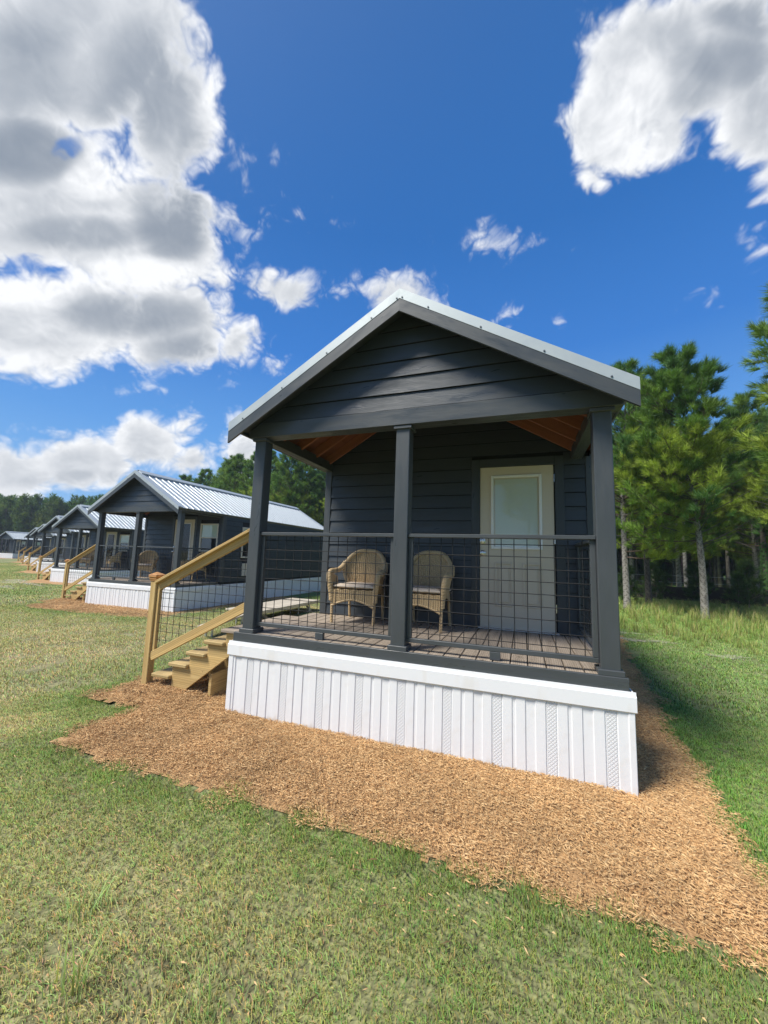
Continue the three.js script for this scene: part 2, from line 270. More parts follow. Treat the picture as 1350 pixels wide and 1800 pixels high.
// ---------------------------------------------------------------- lie of the land
const CABINS = [[0, 0, 0], [-10.28, -0.139, -5.13], [-21.83, -0.278, -10.62], [-32.24, -0.262, -15.53], [-46.2, -0.30, -22.3], [-55.2, -0.37, -26.4], [-77.5, -0.42, -34.0]];
const gy = (x, z) => -0.0130 * clamp(-x, 0, 21.5) - 0.0035 * clamp(-x - 21.5, 0, 60) - 0.01;
const lawnY = (x, z) => gy(x, z) + (Math.abs(x) < 14 && z > -10 && z < 6 ? 0.012 * fbm(x * 1.3, 1, z * 1.3, 2) : 0) - 0.004;
// how far inside a cabin's mulch bed a point lies (local to the cabin), in metres
function bedDepth(x, z) {
  const right = 4.24 + 0.103 * Math.max(0, -z), n = 0.07 * fbm(x * 2.1 + 3, 0.4, z * 2.1, 3) + 0.03 * N3(x * 9, 2, z * 9);
  const a = Math.min(x + 0.93, right - x, 1.1 - z, z + 9.9), b = Math.min(x + 1.72, -0.5 - x, 0.23 - z - 0.12 * (x + 1.2), z + 1.7);
  return Math.max(a, b) + n * 1.4;
}
const bedHere = (x, z) => { let d = -9; for (const [cx, , cz] of CABINS) { const lx = x - cx, lz = z - cz; if (lx > -3 && lx < 7 && lz < 3 && lz > -12) d = Math.max(d, bedDepth(lx, lz)); } return d; };
const dry = (x, z) => {
  let d = 0.60 + 1.0 * fbm(x * 0.33 + 2, 3.1, z * 0.33, 3) + 0.7 * fbm(x * 1.4, 8.1, z * 1.4, 2);
  const b = -bedHere(x, z); if (b < 3) d *= lerp(0.12, 1, sstep(0.0, 0.85, b));
  if (x > 3.9) d *= lerp(1, 0.4, sstep(3.9, 4.6, x));
  return clamp(d);
};
const GREEN = [0.175, 0.27, 0.062], TAN = [0.49, 0.435, 0.215];
const lawnColor = (x, z) => { const d = dry(x, z), v = 1 + 0.35 * fbm(x * 3.1, 5, z * 3.1, 2); const lush = x > 3.9 ? [0.95, 1.2, 0.9] : [1, 1, 1]; return [0, 1, 2].map((m) => lerp(GREEN[m], TAN[m], d * 0.85) * v * lush[m]); };  // lush grass right of the cabin; colour also raised to lighten its shadow

{ // the lawn: one sheet to the horizon
  const ax = []; for (let x = -500; x < -90; x += 18) ax.push(x); for (let x = -90; x < -14; x += 1.6) ax.push(x); for (let x = -14; x < 12; x += 0.2) ax.push(x); for (let x = 12; x < 60; x += 1.6) ax.push(x); for (let x = 60; x <= 500; x += 20) ax.push(x);
  const az = []; for (let z = -500; z < -60; z += 20) az.push(z); for (let z = -60; z < -10; z += 1.2) az.push(z); for (let z = -10; z < 5; z += 0.2) az.push(z); for (let z = 5; z < 40; z += 2.5) az.push(z); for (let z = 40; z <= 500; z += 20) az.push(z);
  const pos = [], col = [], uv = [], idx = [];
  for (const z of az) for (const x of ax) {
    const near = Math.abs(x) < 14 && z > -10 && z < 6 ? 1 : 0; // gentle unevenness
    pos.push(x, lawnY(x, z), z); col.push(...lawnColor(x, z).map((c, m) => lerp(c, [0.34, 0.29, 0.16][m], near * 0.5) * 0.86)); uv.push(x, z);
  }
  const w = ax.length; for (let j = 0; j < az.length - 1; j++) for (let i = 0; i < w - 1; i++) { const a = j * w + i; idx.push(a, a + w, a + 1, a + 1, a + w, a + w + 1); }
  const g = new THREE.BufferGeometry(); g.setAttribute('position', new THREE.Float32BufferAttribute(pos, 3)); g.setAttribute('color', new THREE.Float32BufferAttribute(col, 3)); g.setAttribute('uv', new THREE.Float32BufferAttribute(uv, 2)); g.setIndex(idx); g.computeVertexNormals();
  const map = tex(1024, 1024, (u, v) => toS([0, 1, 2].map((m) => 0.72 + 0.42 * tnoise(u, v, 40, 130, 3) + 0.42 * tnoise(u, v, 130, 60, 8) + 0.22 * tnoise(u, v, 9, 9, 5))), true, [1 / 3.7, 1 / 3.7]);
  const bump = tex(512, 512, (u, v) => 0.5 + 0.5 * (tnoise(u, v, 60, 90, 3) + 0.6 * tnoise(u, v, 120, 60, 8)), false, [1 / 1.7, 1 / 1.7]);
  ground('ground', g, new THREE.MeshStandardMaterial({ vertexColors: true, map, bumpMap: bump, bumpScale: 0.02, roughness: 0.95 }));
}

// ---------------------------------------------------------------- grass, in patches of blades
function patch(seed, size, n, hmin, hmax, wid, bend, tanShare, cols) {
  const r = rng(seed), pos = [], col = [], nor = [];
  for (let i = 0; i < n; i++) {
    const x = (r() - 0.5) * size * 1.25, z = (r() - 0.5) * size * 1.25, h = lerp(hmin, hmax, r() * r()), a = r() * 6.283, b = bend * h * lerp(0.3, 1.6, r()), w = wid * lerp(0.6, 1.2, r());
    const dx = Math.cos(a) * b, dz = Math.sin(a) * b, px = -Math.sin(a + 0.6) * w / 2, pz = Math.cos(a + 0.6) * w / 2, t = r() < tanShare, c = (t ? cols[1] : cols[0]).map((v) => v * lerp(0.7, 1.3, r()));
    const q = [[x - px, -0.005, z - pz], [x + px, -0.005, z + pz], [x + dx * 0.4 + px * 0.8, h * 0.62, z + dz * 0.4 + pz * 0.8], [x + dx * 0.4 - px * 0.8, h * 0.62, z + dz * 0.4 - pz * 0.8], [x + dx, h, z + dz]];
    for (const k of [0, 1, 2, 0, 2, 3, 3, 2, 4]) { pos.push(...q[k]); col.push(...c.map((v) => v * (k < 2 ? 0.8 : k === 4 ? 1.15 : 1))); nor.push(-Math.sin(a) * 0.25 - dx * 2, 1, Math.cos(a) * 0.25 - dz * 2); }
  }
  const g = new THREE.BufferGeometry(); g.setAttribute('position', new THREE.Float32BufferAttribute(pos, 3)); g.setAttribute('color', new THREE.Float32BufferAttribute(col, 3)); g.setAttribute('normal', new THREE.Float32BufferAttribute(nor, 3)); g.normalizeNormals();
  return g;
}
function scatter(name, geo, mat, spots, label) { // spots: [x, y, z, turn, scale, colour, tilt]
  const m = shade(new THREE.InstancedMesh(geo, mat, spots.length)), o = new THREE.Object3D(), c = new THREE.Color();
  spots.forEach(([x, y, z, t, s, k, lean], i) => { o.position.set(x, y, z); o.rotation.set(lean ? lean[0] : 0, t, lean ? lean[1] : 0); if (Array.isArray(s)) o.scale.set(...s); else o.scale.setScalar(s); o.updateMatrix(); m.setMatrixAt(i, o.matrix); if (k) m.setColorAt(i, c.setRGB(...k)); });
  m.name = numbered(name); m.userData = { kind: 'stuff' }; if (label) m.userData.label = label; scene.add(m); return m;
}
const CAM = camera.position, VIEW = camera.getWorldDirection(new THREE.Vector3());
const inView = (x, z, m = 0.62) => { const dx = x - CAM.x, dz = z - CAM.z, l = Math.hypot(dx, dz) + 1e-6; return l < 1.8 || (dx * VIEW.x + dz * VIEW.z) / l / Math.hypot(VIEW.x, VIEW.z) > m; };
{
  const one = [[0.95, 1.05, 0.85], [1.75, 1.5, 1.45]];
  const near = [1, 2, 3].map((s) => patch(s, 0.16, 340, 0.008, 0.030, 0.0036, 1.1, 0.38, one));
  const mid = [4, 5].map((s) => patch(s, 0.42, 330, 0.018, 0.05, 0.0075, 0.9, 0.3, one));
  const far = [6, 7].map((s) => patch(s, 1.3, 520, 0.025, 0.06, 0.02, 0.8, 0.28, one));
  const r = rng(5), lists = near.map(() => []), ml = mid.map(() => []), fl = far.map(() => []);
  const skip = (x, z, e) => bedHere(x, z) > e || (x > 0 && x < 3.73 && z < 0 && z > -9);
  const tint = (x, z) => lawnColor(x, z).map((v, m) => v * 1.05);
  for (let x = -6; x < 8.5; x += 0.135) for (let z = -4.2; z < 4.4; z += 0.135) {
    const px = x + (r() - 0.5) * 0.1, pz = z + (r() - 0.5) * 0.1, d = Math.hypot(px - CAM.x, pz - CAM.z);
    if (d > 6.2 || !inView(px, pz, 0.55) || skip(px, pz, 0.015)) continue;
    const e = bedHere(px, pz), lush = sstep(-0.25, 0, e);
    lists[Math.floor(r() * 3)].push([px, lawnY(px, pz) + 0.002, pz, r() * 6.283, [1, (0.75 + 0.5 * r()) * (1 + 0.7 * lush), 1], tint(px, pz)]);
  }
  for (let x = -16; x < 16; x += 0.38) for (let z = -16; z < 3; z += 0.38) {
    const px = x + (r() - 0.5) * 0.3, pz = z + (r() - 0.5) * 0.3, d = Math.hypot(px - CAM.x, pz - CAM.z);
    if (d < 6 || d > 17 || !inView(px, pz) || skip(px, pz, -0.05)) continue;
    ml[Math.floor(r() * 2)].push([px, lawnY(px, pz) + 0.002, pz, r() * 6.283, [1, 0.8 + 0.5 * r(), 1], tint(px, pz)]);
  }
  for (let x = -60; x < 20; x += 1.15) for (let z = -34; z < 0; z += 1.15) {
    const px = x + (r() - 0.5) * 0.9, pz = z + (r() - 0.5) * 0.9, d = Math.hypot(px - CAM.x, pz - CAM.z);
    if (d < 16.5 || d > 62 || !inView(px, pz) || skip(px, pz, -0.3)) continue;
    fl[Math.floor(r() * 2)].push([px, gy(px, pz) - 0.003, pz, r() * 6.283, [1, 0.8 + 0.6 * r(), 1], tint(px, pz)]);
  }
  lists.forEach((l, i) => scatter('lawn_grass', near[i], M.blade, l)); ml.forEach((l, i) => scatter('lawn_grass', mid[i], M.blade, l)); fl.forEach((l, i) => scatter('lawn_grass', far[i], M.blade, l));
}

// ---------------------------------------------------------------- mulch beds: a low mound of sheet under loose shredded chips
const mulchY = (x, z) => { const d = bedDepth(x, z); return 0.028 * sstep(-0.02, 0.35, d) + 0.05 * fbm(x * 1.6, 2.2, z * 1.6, 3) * sstep(0, 0.4, d) + 0.075 * Math.exp(-((x + 0.95) ** 2 + (z + 0.3) ** 2) / 0.3) * sstep(-0.02, 0.3, d) + 0.012 * N3(x * 6, 1, z * 6) * sstep(0, 0.2, d); };
function bedSheet(step) {
  const pos = [], idx = [], uv = []; const x0 = -2.1, x1 = 5.6, z0 = -10.1, z1 = 1.6, nx = Math.round((x1 - x0) / step), nz = Math.round((z1 - z0) / step), id = new Map();
  const v = (i, j) => { const k = j * (nx + 1) + i; if (!id.has(k)) { const x = x0 + i * step, z = z0 + j * step; id.set(k, pos.length / 3); pos.push(x, mulchY(x, z) - 0.004, z); uv.push(x, z); } return id.get(k); };
  for (let j = 0; j < nz; j++) for (let i = 0; i < nx; i++) { const x = x0 + (i + 0.5) * step, z = z0 + (j + 0.5) * step; if (bedDepth(x, z) < -0.01 || (x > 0.15 && x < 3.6 && z < -0.15 && z > -8.8)) continue; const a = v(i, j), b = v(i + 1, j), c = v(i, j + 1), d = v(i + 1, j + 1); idx.push(a, c, b, b, c, d); }
  const g = new THREE.BufferGeometry(); g.setAttribute('position', new THREE.Float32BufferAttribute(pos, 3)); g.setAttribute('uv', new THREE.Float32BufferAttribute(uv, 2)); g.setIndex(idx); g.computeVertexNormals(); return g;
}
const mulchCol = tex(1024, 1024, (u, v) => { const a = tnoise(u, v, 150, 40, 3), b = tnoise(u, v, 40, 150, 6), k = clamp(0.45 + 0.55 * Math.max(a, b) + 0.25 * tnoise(u, v, 12, 12, 2)); return toS([lerp(0.22, 0.52, k), lerp(0.12, 0.32, k), lerp(0.05, 0.15, k)]); }, true, [1 / 2.2, 1 / 2.2]);
const mulchBump = tex(512, 512, (u, v) => 0.5 + 0.5 * Math.max(tnoise(u, v, 110, 30, 3), tnoise(u, v, 30, 110, 6)), false, [1 / 1.5, 1 / 1.5]);
const mulchMat = new THREE.MeshStandardMaterial({ map: mulchCol, bumpMap: mulchBump, bumpScale: 0.015, roughness: 0.95 });
{
  const fine = bedSheet(0.05), coarse = bedSheet(0.2);
  CABINS.forEach(([x, y, z], i) => { const m = ground('mulch_bed', i < 2 ? fine : coarse, mulchMat, 'structure'); m.position.set(x, gy(x, z) + 0.006, z); });
  const chipPatch = (seed, n, size) => {
    const r = rng(seed), pos = [], col = [];
    for (let i = 0; i < n; i++) {
      const x = (r() - 0.5) * size * 1.3, z = (r() - 0.5) * size * 1.3, y = r() * 0.016, a = r() * 6.283, L = lerp(0.006, 0.034, r() * r()), w = lerp(0.0012, 0.0034, r()), h = lerp(0.001, 0.003, r()), up = (r() - 0.5) * 0.7, k = r(), tone = r();
      const c = (k < 0.5 ? [0.50, 0.305, 0.135] : k < 0.8 ? [0.60, 0.405, 0.20] : k < 0.96 ? [0.41, 0.225, 0.092] : [0.22, 0.125, 0.055]).map((v, m, a) => v * lerp(0.86, 1.14, tone));
      const dx = Math.cos(a) * L * Math.cos(up), dz = Math.sin(a) * L * Math.cos(up), dy = Math.sin(up) * L, px = -Math.sin(a) * w, pz = Math.cos(a) * w, bw = (r() - 0.5) * L * 0.3;
      const P = [[x - dx, y - dy, z - dz], [x + px + bw * 0.3, y + h * 0.2, z + pz], [x - px + bw * 0.3, y + h * 0.2, z - pz], [x + bw * 0.2, y + h * 2.2, z + bw * 0.2], [x + dx, y + dy, z + dz]];
      for (const f of [[0, 1, 3], [0, 3, 2], [4, 3, 1], [4, 2, 3]]) for (const q of f) { pos.push(...P[q]); col.push(...c); }
    }
    const g = new THREE.BufferGeometry(); g.setAttribute('position', new THREE.Float32BufferAttribute(pos, 3)); g.setAttribute('color', new THREE.Float32BufferAttribute(col, 3)); g.computeVertexNormals(); return g;
  };
  const kinds = [1, 2, 3, 4].map((s) => chipPatch(60 + s, 300, 0.2)), lists = kinds.map(() => []), r = rng(19);
  for (let k = 0; k < 2; k++) {
    const [cx, , cz] = CABINS[k], st = k ? 0.3 : 0.125;
    for (let x = -1.9; x < 5.6; x += st) for (let z = k ? -5 : -9; z < 1.5; z += st) {
      const px = x + (r() - 0.5) * 0.1, pz = z + (r() - 0.5) * 0.1, d = bedDepth(px, pz);
      if (d < (r() < 0.08 ? -0.1 : 0.035) || (px > 0.12 && px < 3.6 && pz < -0.1) || (k && px < 0 && pz < -2)) continue;
      const t = 0.86 + 0.34 * r() + 0.4 * fbm(px * 1.2, 4, pz * 1.2, 2);
      lists[Math.floor(r() * 4)].push([cx + px, gy(cx, cz) + 0.004 + mulchY(px, pz) + (k ? 0.01 : 0), cz + pz, r() * 6.283, k ? 1.7 : lerp(0.85, 1.15, r()), [t, t, t]]);
    }
  }
  lists.forEach((l, i) => scatter('mulch_chips', kinds[i], M.chip, l));
  // strays on the lawn
const few = [1, 2].map((q) => chipPatch(90 + q, 3, 0.3)), stray = [[], []]; for (let i = 0; i < 260; i++) { const x = lerp(-3, 4.6, r()), z = r() < 0.5 ? 1.15 + r() * r() * 1.6 : lerp(-1.5, 2.6, r()); if (bedDepth(x, z) < 0 && !(x > 0 && z < 0)) stray[i % 2].push([x, gy(x, z) + 0.018, z, r() * 6.283, lerp(0.8, 1.5, r()), [1.1, 1.1, 1.1]]); } stray.forEach((l, i) => scatter('stray_chips', few[i], M.chip, l));
}

// ---------------------------------------------------------------- the cabin
const W = 3.73, DK = 0.832, RX = 1.875, RY = 4.25, SL = 0.6, BACK = -1.70, LEN = -8.95;
const roofY = (x) => RY - SL * Math.abs(x - RX);
const underRoof = (poly, drop) => clipPoly(clipPoly(poly, ([x, y]) => RY - drop - SL * (x - RX) - y), ([x, y]) => RY - drop + SL * (x - RX) - y);
function board(poly, y0, y1, z, lap = 0.018, th = 0.009) { // a lap-siding board: its lower edge stands proud
  if (poly.length < 3) return null;
  const g = slab(poly, z, z + th, 'x'), p = g.attributes.position;
  for (let i = 0; i < p.count; i++) p.setZ(i, p.getZ(i) + lap * (1 - clamp((p.getY(i) - y0) / (y1 - y0))));
  g.computeVertexNormals(); return uvBox(g, 'x');
}
const rect = (x0, x1, y0, y1) => [[x0, y0], [x1, y0], [x1, y1], [x0, y1]];
const gridWire = (x0, x1, y0, y1, n, m, z, r = 0.0038) => { const l = []; for (let i = 0; i <= n; i++) { const x = lerp(x0, x1, (i + 0.5) / (n + 1)); l.push(rod([x, y0, z], [x, y1, z], r, r, 5)); } for (let j = 0; j <= m; j++) { const y = lerp(y0, y1, (j + 0.5) / (m + 1)); l.push(rod([x0, y, z + 0.004], [x1, y, z + 0.004], r, r, 5)); } return merge(l); };

// one 16-inch skirting panel, profile over 0..0.41 along x
const SKP = [[0, 0], [0.005, 0.008], [0.074, 0.008], [0.081, 0], [0.150, 0], [0.155, 0.008], [0.226, 0.008], [0.233, 0.0], [0.312, 0], [0.317, 0.008], [0.386, 0.008], [0.393, 0], [0.4144, 0]];
function skirtPanelGeo(w, h) {
  const pos = [], uv = [];
  for (let i = 0; i < SKP.length - 1; i++) { let [a, za] = SKP[i], [b, zb] = SKP[i + 1]; if (a >= w) break; if (b > w) b = w; for (const [x, y, z] of [[a, -0.25, za], [b, -0.25, zb], [b, h, zb], [a, -0.25, za], [b, h, zb], [a, h, za]]) { pos.push(x, y, z); uv.push(x, y); } }
  const g = new THREE.BufferGeometry(); g.setAttribute('position', new THREE.Float32BufferAttribute(pos, 3)); g.setAttribute('uv', new THREE.Float32BufferAttribute(uv, 2)); g.computeVertexNormals(); return g;
}
const skirtGeo = skirtPanelGeo(0.4144, 0.62), ventGeo = cbox(0.238, 0.306, -0.2, 0.61, 0.0005, 0.0035, 0.001, 'y', false);

function roofPanelGeo(len, wid) { // ribs run down the slope; local: z 0..-wid along the ridge, x 0..len down the slope, y up
  const prof = [], n = 4, p = wid / n; for (let i = 0; i < n; i++) prof.push([i * p, 0], [i * p + p * 0.36, 0], [i * p + p * 0.42, 0.019], [i * p + p * 0.52, 0.019], [i * p + p * 0.58, 0]); prof.push([wid, 0]);
  const pos = [], uv = [];
  for (let i = 0; i < prof.length - 1; i++) { const [a, ya] = prof[i], [b, yb] = prof[i + 1]; for (const [x, y, z] of [[0, ya, -a], [len, ya, -a], [len, yb, -b], [0, ya, -a], [len, yb, -b], [0, yb, -b]]) { pos.push(x, y, z); uv.push(x, z); } }
  for (let i = 0; i < prof.length - 1; i++) { const [a, ya] = prof[i], [b, yb] = prof[i + 1]; for (const [x, y, z] of [[len, ya, -a], [len, -0.004, -a], [len, -0.004, -b], [len, ya, -a], [len, -0.004, -b], [len, yb, -b]]) { pos.push(x, y, z); uv.push(x, z); } }
  const g = new THREE.BufferGeometry(); g.setAttribute('position', new THREE.Float32BufferAttribute(pos, 3)); g.setAttribute('uv', new THREE.Float32BufferAttribute(uv, 2)); g.computeVertexNormals(); return g;
}
function doorUnit(root, x0, x1, full) { // slab between x0 and x1 at the back wall of the porch
  const y0 = DK + 0.02, y1 = DK + 2.085, z = BACK + 0.012, s = (x1 - x0) / 0.9;
  const d = part(root, 'door', cbox(x0, x1, y0, y1, z - 0.03, z, 0.003, 'y'), M.door);
  const gx0 = x0 + 0.14 * s, gx1 = x1 - 0.14 * s, gy0 = full ? DK + 0.30 : DK + 1.005, gy1 = y1 - 0.115, f = 0.034;
  part(d, 'door_window_frame', merge([cbox(gx0, gx0 + f, gy0, gy1, z, z + 0.022, 0.006), cbox(gx1 - f, gx1, gy0, gy1, z, z + 0.022, 0.006), cbox(gx0 + f, gx1 - f, gy1 - f, gy1, z, z + 0.022, 0.006), cbox(gx0 + f, gx1 - f, gy0, gy0 + f, z, z + 0.022, 0.006)]), M.frameWhite);
  if (!full) { const sl = []; for (let y = gy0 + 0.06; y < gy1 - 0.06; y += 0.017) sl.push(cbox(gx0 + f + 0.02, gx1 - f - 0.02, y, y + 0.0162, z + 0.0012, z + 0.0024, 0.0004)); part(d, 'blind', merge(sl), M.blind); part(d, 'blind_rail', cbox(gx0 + f + 0.02, gx1 - f - 0.02, gy0 + f, gy0 + 0.057, z + 0.001, z + 0.006, 0.001), M.frameWhite); }
  else part(d, 'unlit_room_sheet', cbox(gx0 + f, gx1 - f, gy0 + f, gy1 - f, z + 0.001, z + 0.0025, 0.0005), M.dark);  // dark sheet painted as the unlit room behind the pane
  const pane = new THREE.PlaneGeometry(gx1 - gx0 - 2 * f, gy1 - gy0 - 2 * f); pane.translate((gx0 + gx1) / 2, (gy0 + gy1) / 2, z + 0.012); part(d, 'pane', pane, M.glass);
  if (!full) for (const [a, b] of [[0.185, 0.405], [0.525, 0.745]]) {
    const A = x0 + a * s, B = x0 + b * s, C = DK + 0.285, E = DK + 0.835, t = 0.024;
    part(d, 'door_panel', merge([cbox(A, A + t, C, E, z, z + 0.014, 0.007), cbox(B - t, B, C, E, z, z + 0.014, 0.007), cbox(A + t, B - t, C, C + t, z, z + 0.014, 0.007), cbox(A + t, B - t, E - t, E, z, z + 0.014, 0.007), cbox(A + 0.05, B - 0.05, C + 0.05, E - 0.05, z, z + 0.014, 0.013)]), M.door);
  }
  const knob = (y, r, l) => { const g = new THREE.LatheGeometry([[0, l], [r * 0.7, l], [r * 0.95, l * 0.85], [r, l * 0.65], [r * 0.55, l * 0.35], [r * 0.5, l * 0.15], [r * 1.25, 0.008], [r * 1.25, 0]].map(([a, b]) => new THREE.Vector2(a, b)), 20); g.rotateX(Math.PI / 2); g.translate(x0 + 0.03 * s + 0.004, y, z); return g; };
  part(d, 'deadbolt', knob(DK + 1.105, 0.031, 0.03), M.steel); part(d, 'door_knob', knob(DK + 0.948, 0.031, 0.062), M.steel);
  for (const y of [DK + 0.25, DK + 1.08, DK + 1.86]) part(d, 'hinge', merge([cbox(x1 - 0.004, x1 + 0.012, y, y + 0.1, z, z + 0.006, 0.001), rod([x1 + 0.003, y, z + 0.007], [x1 + 0.003, y + 0.1, z + 0.007], 0.006, 0.006, 8)]), M.steel);
  part(root, 'threshold', cbox(x0 - 0.02, x1 + 0.03, DK + 0.001, DK + 0.019, z - 0.03, z + 0.045, 0.004), M.frameWhite);
  const zt = BACK + 0.03; for (const [a, b, c, e] of [[x0 - 0.112, x0 - 0.004, DK + 0.003, y1 + 0.11], [x1 + 0.014, x1 + 0.118, DK + 0.003, y1 + 0.11]]) part(root, 'door_casing', cbox(a, b, c, e, BACK - 0.02, zt, 0.003, 'y'), M.paint);
  part(root, 'door_casing', cbox(x0 - 0.004, x1 + 0.014, y1 + 0.004, y1 + 0.11, BACK - 0.02, zt, 0.003), M.paint);
  return [x0 - 0.112, x1 + 0.118, y1 + 0.11];
}
function windowUnit(root, x0, x1, y0, y1, make) { // make(x0,x1,y0,y1,z0,z1) places a box on whichever wall
  const w = part(root, 'window', merge([make(x0, x0 + 0.05, y0, y1, -0.02, 0.035), make(x1 - 0.05, x1, y0, y1, -0.02, 0.035), make(x0 + 0.05, x1 - 0.05, y1 - 0.05, y1, -0.02, 0.035), make(x0 + 0.05, x1 - 0.05, y0, y0 + 0.05, -0.02, 0.035)]), M.beige);
  const ym = (y0 + y1) / 2; part(w, 'sash_rail', make(x0 + 0.05, x1 - 0.05, ym - 0.02, ym + 0.02, -0.01, 0.024), M.beige);
  part(w, 'blind', make(x0 + 0.05, x1 - 0.05, ym + 0.02, y1 - 0.05, -0.02, -0.008), M.blind);
  part(w, 'unlit_room_sheet', make(x0 + 0.05, x1 - 0.05, y0 + 0.05, ym - 0.02, -0.03, -0.02), M.dark);  // dark sheet in place of the unlit interior
  part(w, 'pane', make(x0 + 0.05, x1 - 0.05, ym + 0.02, y1 - 0.05, 0.004, 0.007), M.glass); part(w, 'pane', make(x0 + 0.05, x1 - 0.05, y0 + 0.05, ym - 0.02, 0.000, 0.003), M.glass);
}
function buildCabin(label, corner) {
  const R = thing('cabin', label, 'cabin');
  // skirting, its top trim, rim boards
  for (let i = 0; i < 9; i++) { const p = part(R, 'skirt_panel', skirtGeo, M.skirt); p.position.set(i * 0.4144, 0, 0.001); part(p, 'vent_strip', ventGeo, M.vent); }
  for (const side of [0, 1]) for (let i = 0; i < 22; i++) { const p = part(R, 'skirt_panel', skirtGeo, M.skirt); p.rotation.y = side ? Math.PI / 2 : -Math.PI / 2; p.position.set(side ? W - 0.001 : 0.001, 0, side ? -i * 0.4144 + 0.0 : -(i + 1) * 0.4144); }
  const trim = [[0, 0.742], [0.011, 0.742], [0.013, 0.720], [0.015, 0.716], [0.026, 0.709], [0.026, 0.603], [0.020, 0.597], [0, 0.597]];
  part(R, 'skirt_trim', run(trim, -0.026, W + 0.026), M.vinyl);
  for (const side of [0, 1]) { const g = run(trim, -0.0, 9.1); g.rotateY(side ? Math.PI / 2 : -Math.PI / 2); g.translate(side ? W : 0, 0, side ? 0.0 : -9.1); part(R, 'skirt_trim', g, M.vinyl); }
  part(R, 'corner_post', cbox(-0.012, 0.05, -0.2, 0.60, -0.03, 0.016, 0.004, 'y'), M.vinyl); part(R, 'corner_post', cbox(W - 0.03, W + 0.014, -0.2, 0.60, -0.03, 0.016, 0.004, 'y'), M.vinyl);
  part(R, 'rim_board', cbox(0.012, W - 0.012, 0.735, 0.834, -0.036, -0.002, 0.003), M.trimPaint);
  for (const x of [0.012, W - 0.05]) part(R, 'rim_board', cbox(x, x + 0.038, 0.735, 0.8, BACK, -0.037, 0.003, 'z'), M.trimPaint);
  // deck boards
  for (let i = 0; i < 26; i++) part(R, 'deck_board', cbox(0.014 + i * 0.1425, 0.014 + i * 0.1425 + 0.1335, DK - 0.03, DK - 0.001 - 0.0012 * (i % 3), BACK + 0.02, -0.037, 0.004, 'z'), M.deck);
  // posts with collars and caps
  for (const x of [0.165, 1.866, 3.605]) {
    const p = part(R, 'porch_post', cbox(x - 0.07, x + 0.07, DK + 0.002, 2.992, -0.172, -0.032, 0.006, 'y'), M.trimPaint), q = (y0, y1, e) => cbox(x - 0.07 - e, x + 0.07 + e, y0, y1, -0.172 - e, -0.032 + e, 0.004);
    part(p, 'post_base', q(DK + 0.001, DK + 0.045, 0.022), M.trimPaint); part(p, 'post_cap', q(2.957, 2.989, 0.022), M.trimPaint);
  }
  // railing
  const rail = (x0, x1, blockAt) => {
    part(R, 'top_rail', cbox(x0, x1, 1.886, 1.921, -0.148, -0.056, 0.004), M.trimPaint);
    part(R, 'bottom_rail', cbox(x0, x1, 0.905, 0.945, -0.128, -0.084, 0.004), M.trimPaint);
    for (const x of [x0, x1 - 0.042]) part(R, 'rail_strip', cbox(x, x + 0.042, 0.946, 1.885, -0.128, -0.084, 0.003, 'y'), M.trimPaint);
    part(R, 'rail_block', cbox(blockAt - 0.045, blockAt + 0.045, DK + 0.001, 0.904, -0.128, -0.084, 0.004, 'y'), M.trimPaint);
    part(R, 'wire_mesh', gridWire(x0 + 0.042, x1 - 0.042, 0.945, 1.886, Math.round((x1 - x0 - 0.084) / 0.105) - 1, 8, -0.105), M.wire);
  };
  rail(0.236, 1.795, 1.01); rail(1.937, 3.534, 2.735);
  { // the side railing on the right
    const X = 3.605, z0 = BACK + 0.034, z1 = -0.173;
    part(R, 'top_rail', cbox(X - 0.045, X + 0.045, 1.886, 1.921, z0, z1, 0.004, 'z'), M.trimPaint); part(R, 'bottom_rail', cbox(X - 0.022, X + 0.022, 0.905, 0.945, z0, z1, 0.004, 'z'), M.trimPaint);
    for (const z of [z0, z1 - 0.042]) part(R, 'rail_strip', cbox(X - 0.022, X + 0.022, 0.946, 1.885, z, z + 0.042, 0.003, 'y'), M.trimPaint);
    const g = gridWire(0.042, z1 - z0 - 0.042, 0.945, 1.886, 13, 8, 0); g.rotateY(Math.PI / 2); g.translate(X, 0, z1); part(R, 'wire_mesh', g, M.wire);
  }
  // gable: header beam, lap siding, side beams
  const GZ = -0.035;
  part(R, 'header_beam', slab(underRoof(rect(0.03, 3.76, 2.992, 3.152), 0.075), -0.165, 0.0, 'x', 0.003), M.trimPaint);
  [[3.156, 3.327], [3.327, 3.502], [3.502, 3.672], [3.672, 3.840], [3.840, 4.005], [4.005, 4.2]].forEach(([a, b]) => { const g = board(underRoof(rect(0, 3.76, a, b - 0.007), 0.07), a, b - 0.007, GZ + 0.004, 0.018); if (g) part(R, 'siding_board', g, M.paint); });
  part(R, 'gable_backing', slab(underRoof(rect(0.03, 3.76, 3.152, 4.2), 0.075), -0.15, GZ, 'x'), M.shadeBacking);
  for (const x of [0.105, 3.545]) part(R, 'side_beam', cbox(x, x + 0.12, 2.97, 3.10, BACK, -0.166, 0.004, 'z'), M.trimPaint);
  // roof: sheathing, rafters, metal panels, fascia, trim
  const half = 1.945, slope = Math.hypot(half, half * SL), ang = Math.atan(SL);
